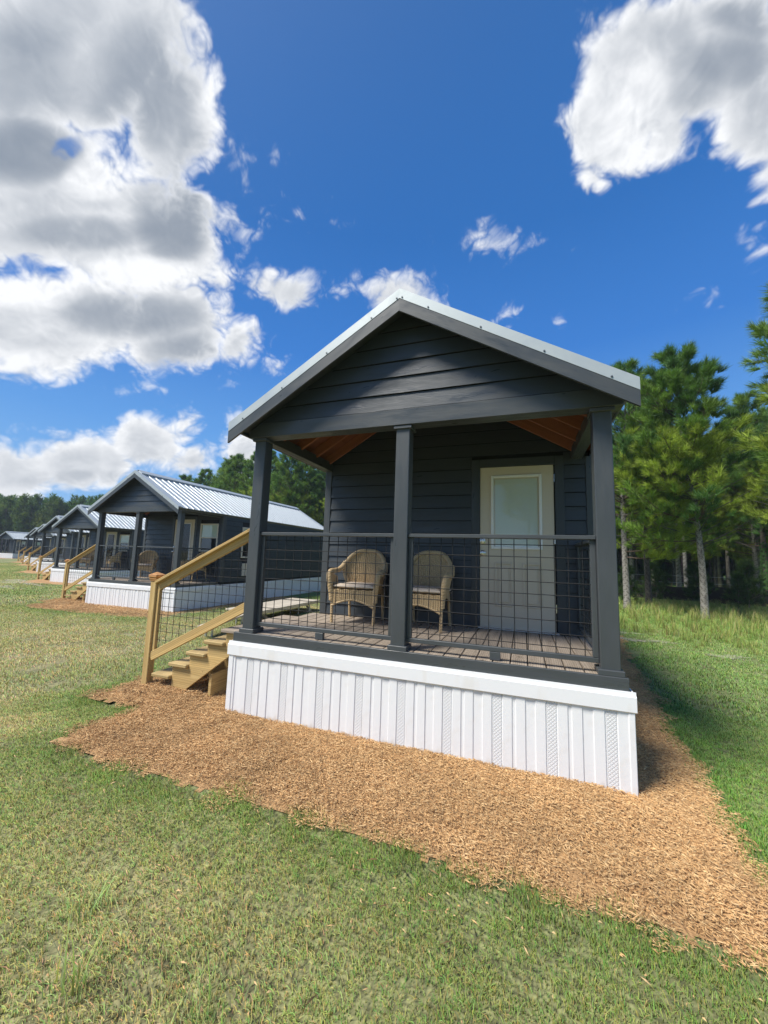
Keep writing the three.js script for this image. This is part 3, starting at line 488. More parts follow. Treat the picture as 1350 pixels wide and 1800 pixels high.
  for (const s of [-1, 1]) {
    const place = (g) => { g.rotateZ(-ang); if (s < 0) { g.scale(-1, 1, 1); const ix = g.attributes.position, n = ix.count; for (let i = 0; i < n; i += 3) for (const at of Object.values(g.attributes)) { const k = at.itemSize; for (let m = 0; m < k; m++) { const a = at.array[(i + 1) * k + m]; at.array[(i + 1) * k + m] = at.array[(i + 2) * k + m]; at.array[(i + 2) * k + m] = a; } } g.computeVertexNormals(); } g.translate(RX, RY, 0); return g; };
    for (let i = 0; i < 10; i++) { const g = place(roofPanelGeo(slope, 0.919).translate(0, 0, 0.222 - i * 0.919)); part(R, 'roof_panel', g, M.metal); }
    for (let i = 0; i < 4; i++) part(R, 'roof_sheathing', place(cbox(i * 0.555, Math.min((i + 1) * 0.555 - 0.004, slope - 0.03), -0.042, -0.014, BACK - 0.1, -0.17, 0.002, 'z')), M.sheathing);
    part(R, 'roof_deck', place(cbox(0, slope - 0.03, -0.04, -0.014, LEN, BACK - 0.102, 0.002, 'z')), M.paint);
    part(R, 'overhang_soffit', place(cbox(0, slope - 0.03, -0.05, -0.016, -0.168, 0.199, 0.002, 'x')), M.paint);
    for (const z of [-0.40, -0.80, -1.20, -1.60]) part(R, 'rafter', place(cbox(0.02, slope - 0.10, -0.165, -0.043, z - 0.019, z + 0.019, 0.003, 'x')), M.rafter);
    part(R, 'eave_fascia', place(cbox(slope - 0.028, slope - 0.01, -0.09, -0.012, LEN, 0.19, 0.003, 'z')), M.trimPaint);
    const raked = (yt, yb, z0, z1) => place(slab([[-yt * SL, yt], [-yb * SL, yb], [slope - yb * SL, yb], [slope - yt * SL, yt]], z0, z1, 'x'));
    for (const z of [[0.2, 0.224], [LEN - 0.03, LEN - 0.006]]) part(R, 'rake_fascia', raked(-0.014, -0.172, ...z), M.trimPaint);
    part(R, 'rake_trim', merge([raked(0.0235, -0.063, 0.2245, 0.2275), raked(0.0235, 0.0205, 0.06, 0.2245)]), M.metal);
    part(R, 'rake_trim', merge([raked(0.0235, -0.063, LEN - 0.034, LEN - 0.031), raked(0.0235, 0.0205, LEN - 0.031, LEN + 0.13)]), M.metal);
    for (const u of [0.06, 0.36, 0.92, 1.52, 2.08]) part(R, 'screw', place(new THREE.CylinderGeometry(0.007, 0.009, 0.008, 8).toNonIndexed().rotateX(Math.PI / 2).translate(u, -0.047, 0.2305)), M.screw);
    part(R, 'ridge_cap', place(merge([cbox(-0.03, 0.19, 0.052, 0.056, LEN + 0.02, 0.12, 0.0008, 'z'), cbox(0.185, 0.19, 0.002, 0.052, LEN + 0.02, 0.12, 0.0008, 'z'), cbox(0.01, 0.184, 0.021, 0.0515, 0.10, 0.112, 0.0008, 'x')])), M.metal);
  }
  // the house walls behind the porch
  const WL = 0.139, WR = 3.765, door = corner ? [2.444, 3.343] : [1.60, 2.50], [c0, c1, ctop] = doorUnit(R, ...door, !corner);
  part(R, 'corner_board', cbox(WL, WL + 0.088, DK, 3.06, BACK - 0.02, BACK + 0.032, 0.004, 'y'), M.trimPaint); part(R, 'corner_board', cbox(WR - 0.062, WR, DK, 3.0, BACK - 0.02, BACK + 0.032, 0.004, 'y'), M.trimPaint);
  const win = corner ? null : [2.78, 3.56, DK + 0.98, DK + 1.94];
  for (let y = DK - 0.02, n = 0; y < 4.2; y += 0.1745, n++) {
    const a = y, b = y + 0.1675, spans = [];
    const L = WL + 0.09, Rr = WR - 0.064, upper = a > ctop - 0.03;
    if (upper) spans.push([L, Rr]);
    else { spans.push([L, c0 - 0.001]); if (!win || b < win[2] || a > win[3]) spans.push([c1 + 0.001, Rr]); else { spans.push([c1 + 0.001, win[0]]); spans.push([win[1], Rr]); } }
    for (const [s, e] of spans) { const g = board(underRoof(rect(s, e, Math.max(a, DK + 0.002), b), 0.06), a, b, BACK, 0.018); if (g) part(R, 'siding_board', g, M.paint); }
  }
  part(R, 'porch_wall', slab(underRoof(rect(WL, WR, DK - 0.1, 4.2), 0.07), BACK - 0.12, BACK - 0.022, 'x'), M.shadeBacking);
  part(R, 'rear_wall', slab(underRoof(rect(WL, WR, DK - 0.1, 4.2), 0.07), LEN + 0.25, LEN + 0.35, 'x'), M.paint);
  if (win) windowUnit(R, ...win, (x0, x1, y0, y1, z0, z1) => cbox(x0, x1, y0, y1, BACK + z0, BACK + z1, 0.002));
  for (const s of [0, 1]) {
    const X = s ? WR : WL; part(R, 'side_wall', cbox(s ? X - 0.12 : X + 0.014, s ? X - 0.014 : X + 0.12, DK - 0.1, 3.06, LEN + 0.36, BACK - 0.121, 0.002, 'z'), M.shadeBacking);
    const flat = (x0, x1, y0, y1, z0, z1) => { const g = cbox(x0, x1, y0, y1, z0, z1, 0.002); g.rotateY(s ? Math.PI / 2 : -Math.PI / 2); g.translate(s ? X - 0.002 : X + 0.002, 0, 0); return g; };
    const wn = s && !corner ? [2.62, 3.80, DK + 0.80, DK + 1.90] : null, ac = s && !corner ? [2.72, 3.92, DK + 0.16, DK + 0.60] : null;
    for (let y = DK - 0.02; y < 3.0; y += 0.1745) {
      const b = Math.min(y + 0.1675, 3.07), cuts = [wn, ac].filter((q) => q && b > q[2] && y < q[3]); let spans = [[-BACK + 0.02, -LEN - 0.25]];
      for (const q of cuts) spans = spans.flatMap(([a, e]) => [[a, q[0]], [q[1], e]]);
      for (const [a, e] of spans) { const g = board(rect(a, e, Math.max(y, DK - 0.1), b), y, b, -0.012, 0.02); g.rotateY(s ? Math.PI / 2 : Math.PI / 2); if (s) g.translate(X - 0.002, 0, 0); else { g.scale(-1, 1, 1); const ix = g.attributes.position; for (let i = 0; i < ix.count; i += 3) for (const at of Object.values(g.attributes)) { const k = at.itemSize; for (let m = 0; m < k; m++) { const t = at.array[(i + 1) * k + m]; at.array[(i + 1) * k + m] = at.array[(i + 2) * k + m]; at.array[(i + 2) * k + m] = t; } } g.computeVertexNormals(); g.translate(X + 0.002, 0, 0); } part(R, 'siding_board', g, M.paint); }
    }
    part(R, 'corner_board', cbox(s ? X - 0.01 : X - 0.012, s ? X + 0.016 : X + 0.012, DK, 3.05, BACK - 0.1, BACK + 0.03, 0.003, 'y'), M.trimPaint);
    if (wn) windowUnit(R, ...wn, flat);
    if (ac) { const u = part(R, 'air_conditioner', merge([flat(ac[0], ac[0] + 0.05, ac[2], ac[3], -0.03, 0.05), flat(ac[1] - 0.05, ac[1], ac[2], ac[3], -0.03, 0.05), flat(ac[0] + 0.05, ac[1] - 0.05, ac[2], ac[2] + 0.05, -0.03, 0.05), flat(ac[0] + 0.05, ac[1] - 0.05, ac[3] - 0.05, ac[3], -0.03, 0.05), flat(ac[0] + 0.05, ac[0] + 0.5, ac[2] + 0.05, ac[3] - 0.05, -0.02, 0.03)]), M.beige); const fins = []; for (let y = ac[2] + 0.06; y < ac[3] - 0.07; y += 0.025) fins.push(flat(ac[0] + 0.5, ac[1] - 0.05, y, y + 0.01, -0.02, 0.01)); part(u, 'grille', merge(fins), M.dark); }
  }
  return R;
}
const cabinA = buildCabin('nearest dark grey cabin with white skirting and beige half glazed door', true);
const cabinB = buildCabin('second dark grey cabin with porch window, left of the nearest one', false);
{
  const [x, y, z] = CABINS[1]; cabinB.position.set(x, y, z);
  const names = ['third dark grey cabin along the row, half hidden behind the second', 'fourth dark grey cabin in the receding row, only its gable and left end showing', 'fifth cabin in the row, small gable between the fourth and sixth', 'sixth cabin in the row, mostly a slanted roof edge behind the fifth', 'farthest cabin, turned a little, at the left edge before the dark woods'];
  names.forEach((n, i) => { const c = copyOf(cabinB, n, CABINS[i + 2], i === 4 ? 0.12 : 0); });
}

// ---------------------------------------------------------------- stairs
function buildStairs(label) {
  const R = thing('wooden_staircase', label, 'stairs', [0, 0, 0]);
  const zf = -0.12, zb = -1.18;
  const nx0 = -1.39, nx1 = -1.30, post = part(R, 'newel_post', merge([cbox(nx0, nx1, -0.25, 1.30, -0.185, -0.095, 0.005, 'y'), cbox(nx1 + 0.001, nx1 + 0.045, 0.40, 1.215, -0.165, -0.12, 0.004, 'y')]), M.pine);
  const cap = (w, y0, y1, c) => cbox(-1.345 - w, -1.345 + w, y0, y1, -0.14 - w, -0.14 + w, c);
  const top = new THREE.ConeGeometry(0.094, 0.035, 4, 1).toNonIndexed().rotateY(Math.PI / 4).translate(-1.345, 1.3975, -0.14); uvBox(top, 'x');
  part(post, 'post_cap', merge([cap(0.052, 1.30, 1.318, 0.004), cap(0.060, 1.3185, 1.345, 0.006), cap(0.069, 1.3455, 1.38, 0.008), top]), M.pineCap);
  // handrail: a board on edge with a flat top board; lower rail
  const A = [-1.299, 1.235, -0.142], B = [0.098, 1.905, -0.142];
  part(R, 'handrail', bar([A[0], A[1] + 0.055, A[2] + 0.012], [B[0], B[1] + 0.055, B[2] + 0.012], 0.115, 0.036, 0.006), M.pine);
  part(R, 'upper_rail', bar([A[0], A[1] - 0.008, A[2]], [B[0] - 0.01, B[1] - 0.008, B[2]], 0.04, 0.086), M.pine);
  part(R, 'lower_rail', bar([A[0], 0.40, A[2] + 0.01], [B[0] - 0.01, 1.105, B[2] + 0.01], 0.045, 0.10), M.pine);
  part(R, 'end_strip', cbox(0.054, 0.092, 1.08, 1.86, -0.16, -0.115, 0.003, 'y'), M.pine);
  const ws = []; const at = (x, a0, a1) => a0 + (a1 - a0) * (x + 1.299) / 1.397;
  for (let x = -1.21; x < 0.08; x += 0.1) ws.push(rod([x, at(x, 0.44, 1.145), -0.142], [x, at(x, 1.19, 1.86), -0.142], 0.0031, 0.0031, 5));
  for (let y = 0.50; y < 1.92; y += 0.1) { // level wires, cut off along the two rails
    const inv = (a0, a1) => (y - a0) / (a1 - a0) * 1.397 - 1.299, xa = Math.max(-1.258, inv(1.20, 1.87)), xb = Math.min(0.06, inv(0.43, 1.14)); if (xb - xa > 0.03) ws.push(rod([xa, y, -0.146], [xb, y, -0.146], 0.0031, 0.0031, 5)); }
  part(R, 'wire_mesh', merge(ws), M.wire);
  // stringers and treads
  const run_ = 0.25, rise = 0.151, N = [];
  const Y = (i) => 0.23 + rise * i, X = (i) => -1.215 + run_ * i; // nose and top of tread i
  const sawtooth = []; for (let i = 1; i < 4; i++) { sawtooth.push([X(i) + 0.03, i > 1 ? Y(i - 1) - 0.041 : -0.03], [X(i) + 0.03, Y(i) - 0.041]); }
  sawtooth.push([X(3) + run_ + 0.03, Y(3) - 0.041], [X(3) + run_ + 0.03, DK - 0.05], [-0.04, DK - 0.05]);
  const lower = [[-0.04, 0.60], [-0.80, 0.03], [-0.88, -0.03]];
  for (const z of [zf, (zf + zb) / 2, zb]) part(R, 'stringer', slab([...sawtooth, ...lower].reverse(), z - 0.038, z, 'x', 0.003), M.pine);
  for (let i = 0; i < 4; i++) part(R, 'tread', cbox(X(i), X(i) + 0.278, Y(i) - 0.04, Y(i), zb - 0.07, zf + 0.045, 0.008, 'z'), M.tread);
  for (const z of [zf - 0.25, zb + 0.2]) part(R, 'tread_support', cbox(X(0) + 0.06, X(0) + 0.25, -0.05, Y(0) - 0.041, z - 0.06, z, 0.003), M.pine);
  part(R, 'landing_board', cbox(-0.225, 0.010, DK - 0.038, DK - 0.002, zb - 0.1, zf + 0.05, 0.006, 'z'), M.deck);
  part(R, 'cross_brace', cbox(-0.42, -0.38, 0.06, 0.30, zb, zf - 0.04, 0.003, 'z'), M.pine);
  return R;
}
const stairA = buildStairs('nearest golden pine staircase with capped post at left of nearest cabin');
['pine staircase at the left end of the second cabin porch', 'pine staircase at the left end of the third cabin', 'pine staircase at the left end of the fourth cabin', 'pine staircase at the left end of the fifth cabin', 'pine staircase at the left end of the sixth cabin', 'farthest pine staircase, beside the turned cabin at the left edge'].forEach((n, i) => { const [x, y, z] = CABINS[i + 1]; copyOf(stairA, n, [x, y, z], i === 5 ? 0.12 : 0); });

// ---------------------------------------------------------------- wicker armchairs
function weave(fn, nu, nv, su, sv, amp) { // fn(u,v) -> point; displaced along its normal by a basket weave of su x sv strands
  const g = new THREE.BufferGeometry(), pos = [], uv = [], idx = [], P = [], e = 1e-3;
  for (let j = 0; j <= nv; j++) for (let i = 0; i <= nu; i++) {
    const u = i / nu, v = j / nv, p = fn(u, v), a = fn(Math.min(u + e, 1), v).sub(fn(Math.max(u - e, 0), v)), b = fn(u, Math.min(v + e, 1)).sub(fn(u, Math.max(v - e, 0))), n = a.cross(b).normalize();
    const h = amp * (0.75 * Math.abs(Math.sin(u * su * Math.PI)) + 0.45 * Math.sin(u * su * Math.PI * 0.5 + 0.4) * Math.cos(v * sv * Math.PI));
    p.addScaledVector(n, h); pos.push(p.x, p.y, p.z); uv.push(u, v);
  }
  for (let j = 0; j < nv; j++) for (let i = 0; i < nu; i++) { const a = j * (nu + 1) + i, b = a + nu + 1; idx.push(a, a + 1, b, a + 1, b + 1, b); }
  g.setAttribute('position', new THREE.Float32BufferAttribute(pos, 3)); g.setAttribute('uv', new THREE.Float32BufferAttribute(uv, 2)); g.setIndex(idx); g.computeVertexNormals(); return g;
}
function rope(points, r, squash = 1, strands = 5, seg = 70) { // a tube wound with cane
  const c = new THREE.CatmullRomCurve3(points.map((p) => new THREE.Vector3(...p))), L = c.getLength(), g = new THREE.TubeGeometry(c, seg, r, 14, false), p = g.attributes.position, n = g.attributes.normal;
  for (let i = 0; i < p.count; i++) { const t = Math.floor(i / 15) / seg, k = (i % 15) / 14, h = 0.0035 * Math.abs(Math.sin(t * L / 0.011 + k * Math.PI * 2)); p.setXYZ(i, p.getX(i) + n.getX(i) * h, p.getY(i) + n.getY(i) * h * squash, p.getZ(i) + n.getZ(i) * h); }
  g.computeVertexNormals(); return g;
}
function buildChair(label) {
  const R = thing('wicker_armchair', label, 'chair', [0, 0, 0], 0);
  const V = (x, y, z) => new THREE.Vector3(x, y, z);
  // back: a rounded panel, wider at the shoulders, curved round the sitter and leaning back
  const halfW = (t) => 0.215 + 0.085 * sstep(0, 0.55, t) - 0.02 * sstep(0.1, 0, t), topY = (s) => 0.93 - 0.20 * Math.pow(Math.abs(s), 3.2);
  const back = (u, v) => { const s = (u - 0.5) * 2, top = topY(s), y = lerp(0.41, top, v), t = (y - 0.41) / 0.52, x = s * halfW(t) * 1.0, lean = -0.075 * t; return V(x, y, -0.215 + lean + 0.115 * Math.pow(Math.abs(s), 2.1)); };
  part(R, 'backrest', merge([weave(back, 150, 60, 22, 40, 0.013), weave((u, v) => back(1 - u, v).add(V(0, 0, -0.016)), 60, 16, 26, 40, 0.004)]), M.wicker);
  const rim = []; for (let i = 0; i <= 6; i++) { const y = lerp(0.44, 0.72, i / 6), p = back(0, (y - 0.41) / (topY(-1) - 0.41)); rim.push([p.x, p.y, p.z + 0.004]); } for (let i = 1; i < 16; i++) { const p = back(i / 16, 1); rim.push([p.x, p.y + 0.006, p.z + 0.004]); } for (let i = 6; i >= 0; i--) { const y = lerp(0.44, 0.72, i / 6), p = back(1, (y - 0.41) / (topY(1) - 0.41)); rim.push([p.x, p.y, p.z + 0.004]); }
  part(R, 'back_rim', rope(rim, 0.027, 1, 5, 150), M.wicker);
  for (const s of [-1, 1]) {
    part(R, 'back_brace', rope([[s * 0.155, 0.43, -0.205], [s * 0.17, 0.6, -0.22], [s * 0.185, 0.80, -0.245]], 0.012, 1, 3, 40), M.wicker);
    // the arm: a wide rolled top sweeping from the shoulder down and forward, then turning down into the front leg
    part(R, 'armrest', rope([[s * 0.30, 0.76, -0.155], [s * 0.315, 0.705, -0.10], [s * 0.335, 0.665, -0.02], [s * 0.345, 0.652, 0.10], [s * 0.345, 0.650, 0.20], [s * 0.34, 0.632, 0.262], [s * 0.332, 0.575, 0.285], [s * 0.318, 0.48, 0.285], [s * 0.302, 0.38, 0.272], [s * 0.295, 0.28, 0.265]], 0.033, 1, 5, 130), M.wicker);
    part(R, 'arm_panel', weave((u, v) => { const z = lerp(0.27, 0.02, u), top = lerp(0.63, 0.58, u), y = lerp(0.40, top, v); return V(s * lerp(0.30, 0.335, v) , y, z - 0.10 * u * v * (1 - u)); }, 40, 30, 10, 24, 0.006), M.wicker);
    part(R, 'side_apron', weave((u, v) => { const z = lerp(0.265, -0.215, u), low = 0.30 + 0.07 * Math.sin(u * Math.PI); return V(s * lerp(0.292, 0.262, u), lerp(low, 0.425, v), z); }, 60, 12, 18, 12, 0.006), M.wicker);
    part(R, 'leg', rope([[s * 0.292, 0.30, 0.262], [s * 0.288, 0.15, 0.262], [s * 0.284, 0.0, 0.264]], 0.0165, 1, 4, 30), M.wicker);
    part(R, 'leg', rope([[s * 0.245, 0.44, -0.215], [s * 0.245, 0.2, -0.24], [s * 0.248, 0.0, -0.275]], 0.015, 1, 4, 30), M.wicker);
  }
  part(R, 'front_apron', weave((u, v) => { const x = lerp(-0.29, 0.29, u), q = Math.pow(Math.abs(u - 0.5) * 2, 1.7), low = lerp(0.30, 0.215, q); return V(x, lerp(low, 0.428, v), 0.278 + 0.01 * Math.sin(u * Math.PI)); }, 150, 24, 20, 16, 0.012), M.wicker);
  const lowRim = []; for (let i = 0; i <= 12; i++) { const u = i / 12, q = Math.pow(Math.abs(u - 0.5) * 2, 1.7); lowRim.push([lerp(-0.285, 0.285, u), lerp(0.30, 0.215, q), 0.284]); }
  part(R, 'apron_rim', rope(lowRim, 0.011, 1, 3, 80), M.wicker);
  part(R, 'seat', weave((u, v) => V(lerp(-0.29, 0.29, u), 0.425, lerp(0.275, -0.22, v)), 40, 40, 20, 20, 0.004), M.wicker);
  const cu = new THREE.BoxGeometry(0.56, 0.062, 0.48, 24, 5, 20), p = cu.attributes.position; // plump cushion
  for (let i = 0; i < p.count; i++) { let x = p.getX(i) / 0.28, y = p.getY(i) / 0.031, z = p.getZ(i) / 0.24; const r = Math.max(Math.abs(x), Math.abs(z)), k = 1 - 0.05 * y * y * sstep(0.6, 1, r), b = y * (1 - 0.55 * sstep(0.72, 1, r)) + 0.25 * (1 - r * r) * (y > 0 ? 1 : 0); p.setXYZ(i, x * 0.28 * k + 0.002 * N3(x * 4, z * 4, 1), 0.463 + b * 0.031 + 0.004 * N3(x * 3, 2, z * 3), 0.03 + z * 0.24 * k); }
  cu.computeVertexNormals(); part(R, 'cushion', cu, M.cushion);
  return R;
}
const chairA = buildChair('left wicker armchair with pale cushion on the nearest cabin porch');
chairA.position.set(0.905, DK + 0.001, -1.36); chairA.rotation.y = 0.05;
copyOf(chairA, 'right wicker armchair with pale cushion, beside the beige door of the nearest cabin', [1.80, DK + 0.001, -1.37], -0.09);
{
  const spot = (k, x, z) => [CABINS[k][0] + x, CABINS[k][1] + DK + 0.001, CABINS[k][2] + z];
  copyOf(chairA, 'wicker armchair left of the door on the second cabin porch', spot(1, 0.98, -1.2), 0.55);
  copyOf(chairA, 'wicker armchair under the porch window of the second cabin', spot(1, 3.08, -1.3), -0.2);
  copyOf(chairA, 'wicker armchair left of the door on the third cabin porch', spot(2, 0.95, -1.25), 0.4);
  copyOf(chairA, 'wicker armchair at the right end of the third cabin porch', spot(2, 3.05, -1.3), -0.3);
}

// ---------------------------------------------------------------- low wooden tables between the cabins
{
  const T = thing('picnic_table', 'wide pale wooden table with crossed legs on grass between two cabins', 'table', [-3.62, gy(-3.6, -6) - 0.01, -6.0], 0.0);
  for (let i = 0; i < 5; i++) part(T, 'plank', cbox(-0.5 + i * 0.2, -0.5 + i * 0.2 + 0.192, 0.30, 0.338, -1.5, 1.5, 0.004, 'z'), M.bench);
  part(T, 'edge_board', cbox(0.5, 0.53, 0.25, 0.337, -1.5, 1.5, 0.004, 'z'), M.bench);
  for (const z of [-1.2, 0.9]) for (const s of [-1, 1]) part(T, 'leg', bar([s * 0.42, 0, z], [s * 0.08, 0.30, z], 0.04, 0.05), M.bench);
  for (const z of [-1.0, -0.4]) part(T, 'metal_leg', rod([0.46, 0, z], [0.46, 0.30, z], 0.022, 0.022, 10), M.pipe);
  const B = thing('wooden_bench', 'narrow pale plank bench with metal pipe legs behind the nearest staircase', 'bench', [-3.3, gy(-3.3, -3.7) - 0.01, -3.66], 0.30);
  for (let i = 0; i < 2; i++) part(B, 'plank', cbox(-0.15 + i * 0.152, -0.002 + i * 0.152, 0.235, 0.273, -1.1, 1.0, 0.004, 'z'), M.bench);
  for (const z of [-0.75, 0.72]) { part(B, 'metal_leg', rod([0.03, 0, z], [0.03, 0.235, z], 0.024, 0.024, 10), M.pipe); part(B, 'metal_leg', rod([-0.1, 0, z], [-0.1, 0.235, z], 0.024, 0.024, 10), M.pipe); }
}

// ---------------------------------------------------------------- pines
function pine(seed, H, o) { // o: crownBase, reach, tufts, needle length, width, whorls, dead branches
  const r = rng(seed), wood = [], woodCol = [], np = [], nc = [], nn = [];
  const addWood = (g, c) => { if (g.index) g = g.toNonIndexed(); const n = g.attributes.position.count; for (let i = 0; i < n; i++) { const q = g.attributes.position, k = lerp(0.45, 1.2, clamp(0.6 + 0.9 * N3(q.getX(i) * 9, q.getY(i) * 5, q.getZ(i) * 9))); woodCol.push(c[0] * k, c[1] * k, c[2] * k); } wood.push(g); };
  const lean = [(r() - 0.5) * 0.5 + (o.lean || 0), (r() - 0.5) * 0.4], wob = r() * 9, trunkAt = (t) => [lean[0] * t * t + 0.12 * Math.sin(t * 6 + wob) * t, H * t, lean[1] * t * t + 0.10 * Math.cos(t * 5 + wob) * t];
  const barkC = o.bark || [0.25, 0.225, 0.205], R0 = o.r0 || H * 0.0125, segs = o.lite ? 10 : 44;
  for (let i = 0; i < segs; i++) addWood(rod(trunkAt(i / segs), trunkAt((i + 1) / segs), R0 * (1 - 0.92 * (i / segs)) * (i ? 1 : 1.18), R0 * (1 - 0.92 * ((i + 1) / segs)), o.lite ? 6 : 11), barkC);
  const V3 = THREE.Vector3, up = new V3(0, 1, 0);
  const tuft = (p, d, L, n, shadeK, tone) => {
    for (let i = 0; i < n; i++) {
      const v = new V3(r() - 0.5, r() - 0.5, r() - 0.5).normalize().multiplyScalar(lerp(0.35, 1.0, r())).addScaledVector(d, 1.0).addScaledVector(up, -0.05).normalize().multiplyScalar(L * lerp(0.7, 1.15, r()));
      const s = new V3(r() - 0.5, r() - 0.5, r() - 0.5).cross(v).normalize().multiplyScalar(o.nw * lerp(0.7, 1.2, r())), b = p.clone().addScaledVector(d, -L * 0.4 * r());
      const q = [b.clone().add(s), b.clone().sub(s), b.clone().add(v)], N = v.clone().cross(s).normalize(); if (N.y < 0) { N.negate(); const t = q[0]; q[0] = q[1]; q[1] = t; } N.addScaledVector(d, 0.5).normalize();
      const k = shadeK * lerp(0.75, 1.25, r());
      for (const a of q) { np.push(a.x, a.y, a.z); nn.push(N.x, N.y, N.z); nc.push(tone[0] * k, tone[1] * k, tone[2] * k); }
    }
  };
  const branch = (t, a, L, rise, dead) => {
    const base = new V3(...trunkAt(t)), dir = new V3(Math.cos(a), 0, Math.sin(a)), P = (s) => base.clone().addScaledVector(dir, L * s).addScaledVector(up, L * (rise * s + (dead ? 0.18 * s * s : 0.30 * s * s * s)));
    const n = dead ? 3 : 4, rb = 0.011 + 0.009 * L; let prev = base;
    for (let i = 1; i <= n; i++) { const q = P(i / n); q.x += (r() - 0.5) * L * 0.07; q.z += (r() - 0.5) * L * 0.07; addWood(rod(prev.toArray(), q.toArray(), rb * (1 - (i - 1) / n * 0.8), rb * (1 - i / n * 0.8), o.lite ? 3 : 5), dead ? [0.15, 0.135, 0.12] : [0.16, 0.11, 0.08]); prev = q; }
    if (dead) { for (let i = 0; i < 4; i++) { const s = lerp(0.3, 0.95, r()), p = P(s), q = p.clone().add(new V3((r() - 0.5) * 0.7, (r() - 0.6) * 0.35, (r() - 0.5) * 0.7).multiplyScalar(L * 0.5)); addWood(rod(p.toArray(), q.toArray(), 0.005, 0.002, 3), [0.15, 0.135, 0.12]); } return; }
    const tone0 = o.tones[Math.floor(r() * o.tones.length)], edge = o.low && t < o.low && r() < 0.65 ? o.sunlitTone : tone0, nb = Math.round(o.boughs * (0.45 + 0.55 * L));
    for (let i = 0; i <= nb; i++) { // side twigs, each ending in a clump of tufts
      const s = i === nb ? 1 : Math.pow(lerp(0.15, 1, r()), 0.7), p = P(s), side = new V3(r() - 0.5, (r() - 0.2) * 0.6, r() - 0.5).normalize(), off = i === nb ? 0.02 : ((1 - s * 0.8) * L * 0.6 * r() + 0.1), q = p.clone().addScaledVector(side, off).addScaledVector(dir, off * 0.6), ax = side.clone().addScaledVector(dir, 0.8).addScaledVector(up, 0.95).normalize(), sh = lerp(0.75, 1.2, r());
      if (off > 0.15 && !o.lite) addWood(rod(p.toArray(), q.toArray(), 0.007, 0.004, 3), [0.16, 0.11, 0.08]);
      for (let j = 0; j < o.clump; j++) { const c = q.clone().addScaledVector(ax, (r() - 0.65) * o.spread * 2).add(new V3(r() - 0.5, r() - 0.5, r() - 0.5).multiplyScalar(o.spread * 1.3)); tuft(c, ax, o.nl, o.nn, sh, edge); }
    }
  };
  const wh = o.whorls; for (let i = 0; i < wh; i++) {
    const f = (i + r() * 0.6) / wh, t = lerp(o.crownBase, 0.985, f), n = 3 + Math.floor(r() * 3), a0 = r() * 6.283, prof = Math.pow(1 - f, 0.85) * 0.92 + 0.09, fat = sstep(0, 0.18, f) * 0.35 + 0.65;
    for (let j = 0; j < n; j++) branch(t + (r() - 0.5) * 0.02, a0 + j * 6.283 / n + (r() - 0.5) * 0.8, o.reach * prof * fat * lerp(0.65, 1.2, r()), lerp(0.12, 0.62, f) + (r() - 0.5) * 0.2, false);
  }
  for (let i = 0; i < (o.extra || 0); i++) branch(lerp(o.crownBase * 0.55, o.crownBase + 0.12, r()), (o.face ?? 2.2) + (r() - 0.5) * 2.2, o.reach * lerp(0.7, 1.1, r()), lerp(-0.12, 0.15, r()), false);
  for (let i = 0; i < (o.dead || 0); i++) branch(lerp(o.crownBase * 0.45, o.crownBase + 0.12, Math.sqrt(r())), r() * 6.283, o.reach * lerp(0.25, 0.8, r()), lerp(0.0, 0.6, r()), true);
  tuft(new V3(...trunkAt(1)), up, o.nl * 1.1, o.nn * 2, 1, o.tones[0]);
  const wg = merge(wood.map((g) => { for (const k of Object.keys(g.attributes)) if (!['position', 'normal', 'uv'].includes(k)) g.deleteAttribute(k); return g; })); wg.setAttribute('color', new THREE.Float32BufferAttribute(woodCol, 3));
  const ng = new THREE.BufferGeometry(); ng.setAttribute('position', new THREE.Float32BufferAttribute(np, 3)); ng.setAttribute('normal', new THREE.Float32BufferAttribute(nn, 3)); ng.setAttribute('color', new THREE.Float32BufferAttribute(nc, 3));
  return { wood: wg, needles: ng };
}
const TONES = [[0.125, 0.245, 0.040], [0.155, 0.28, 0.040], [0.09, 0.20, 0.045], [0.18, 0.30, 0.04]], LOW = [0.33, 0.43, 0.055];  // LOW: sunlit look of the lower boughs put into their needle colour
const NEAR = { crownBase: 0.48, reach: 2.3, boughs: 13, clump: 4, spread: 0.09, nl: 0.27, nn: 18, nw: 0.0075, whorls: 17, dead: 46, tones: TONES, low: 0.58, sunlitTone: LOW, extra: 13, face: 2.1, bark: [0.33, 0.305, 0.28] };
function pineTree(label, geo, pos, turn, scale, group) {
  const T = thing('pine_tree', label, 'pine tree', pos, turn, group); part(T, 'trunk', geo.wood, M.bark); part(T, 'crown', geo.needles, M.needle); T.scale.setScalar(scale); return T;
}
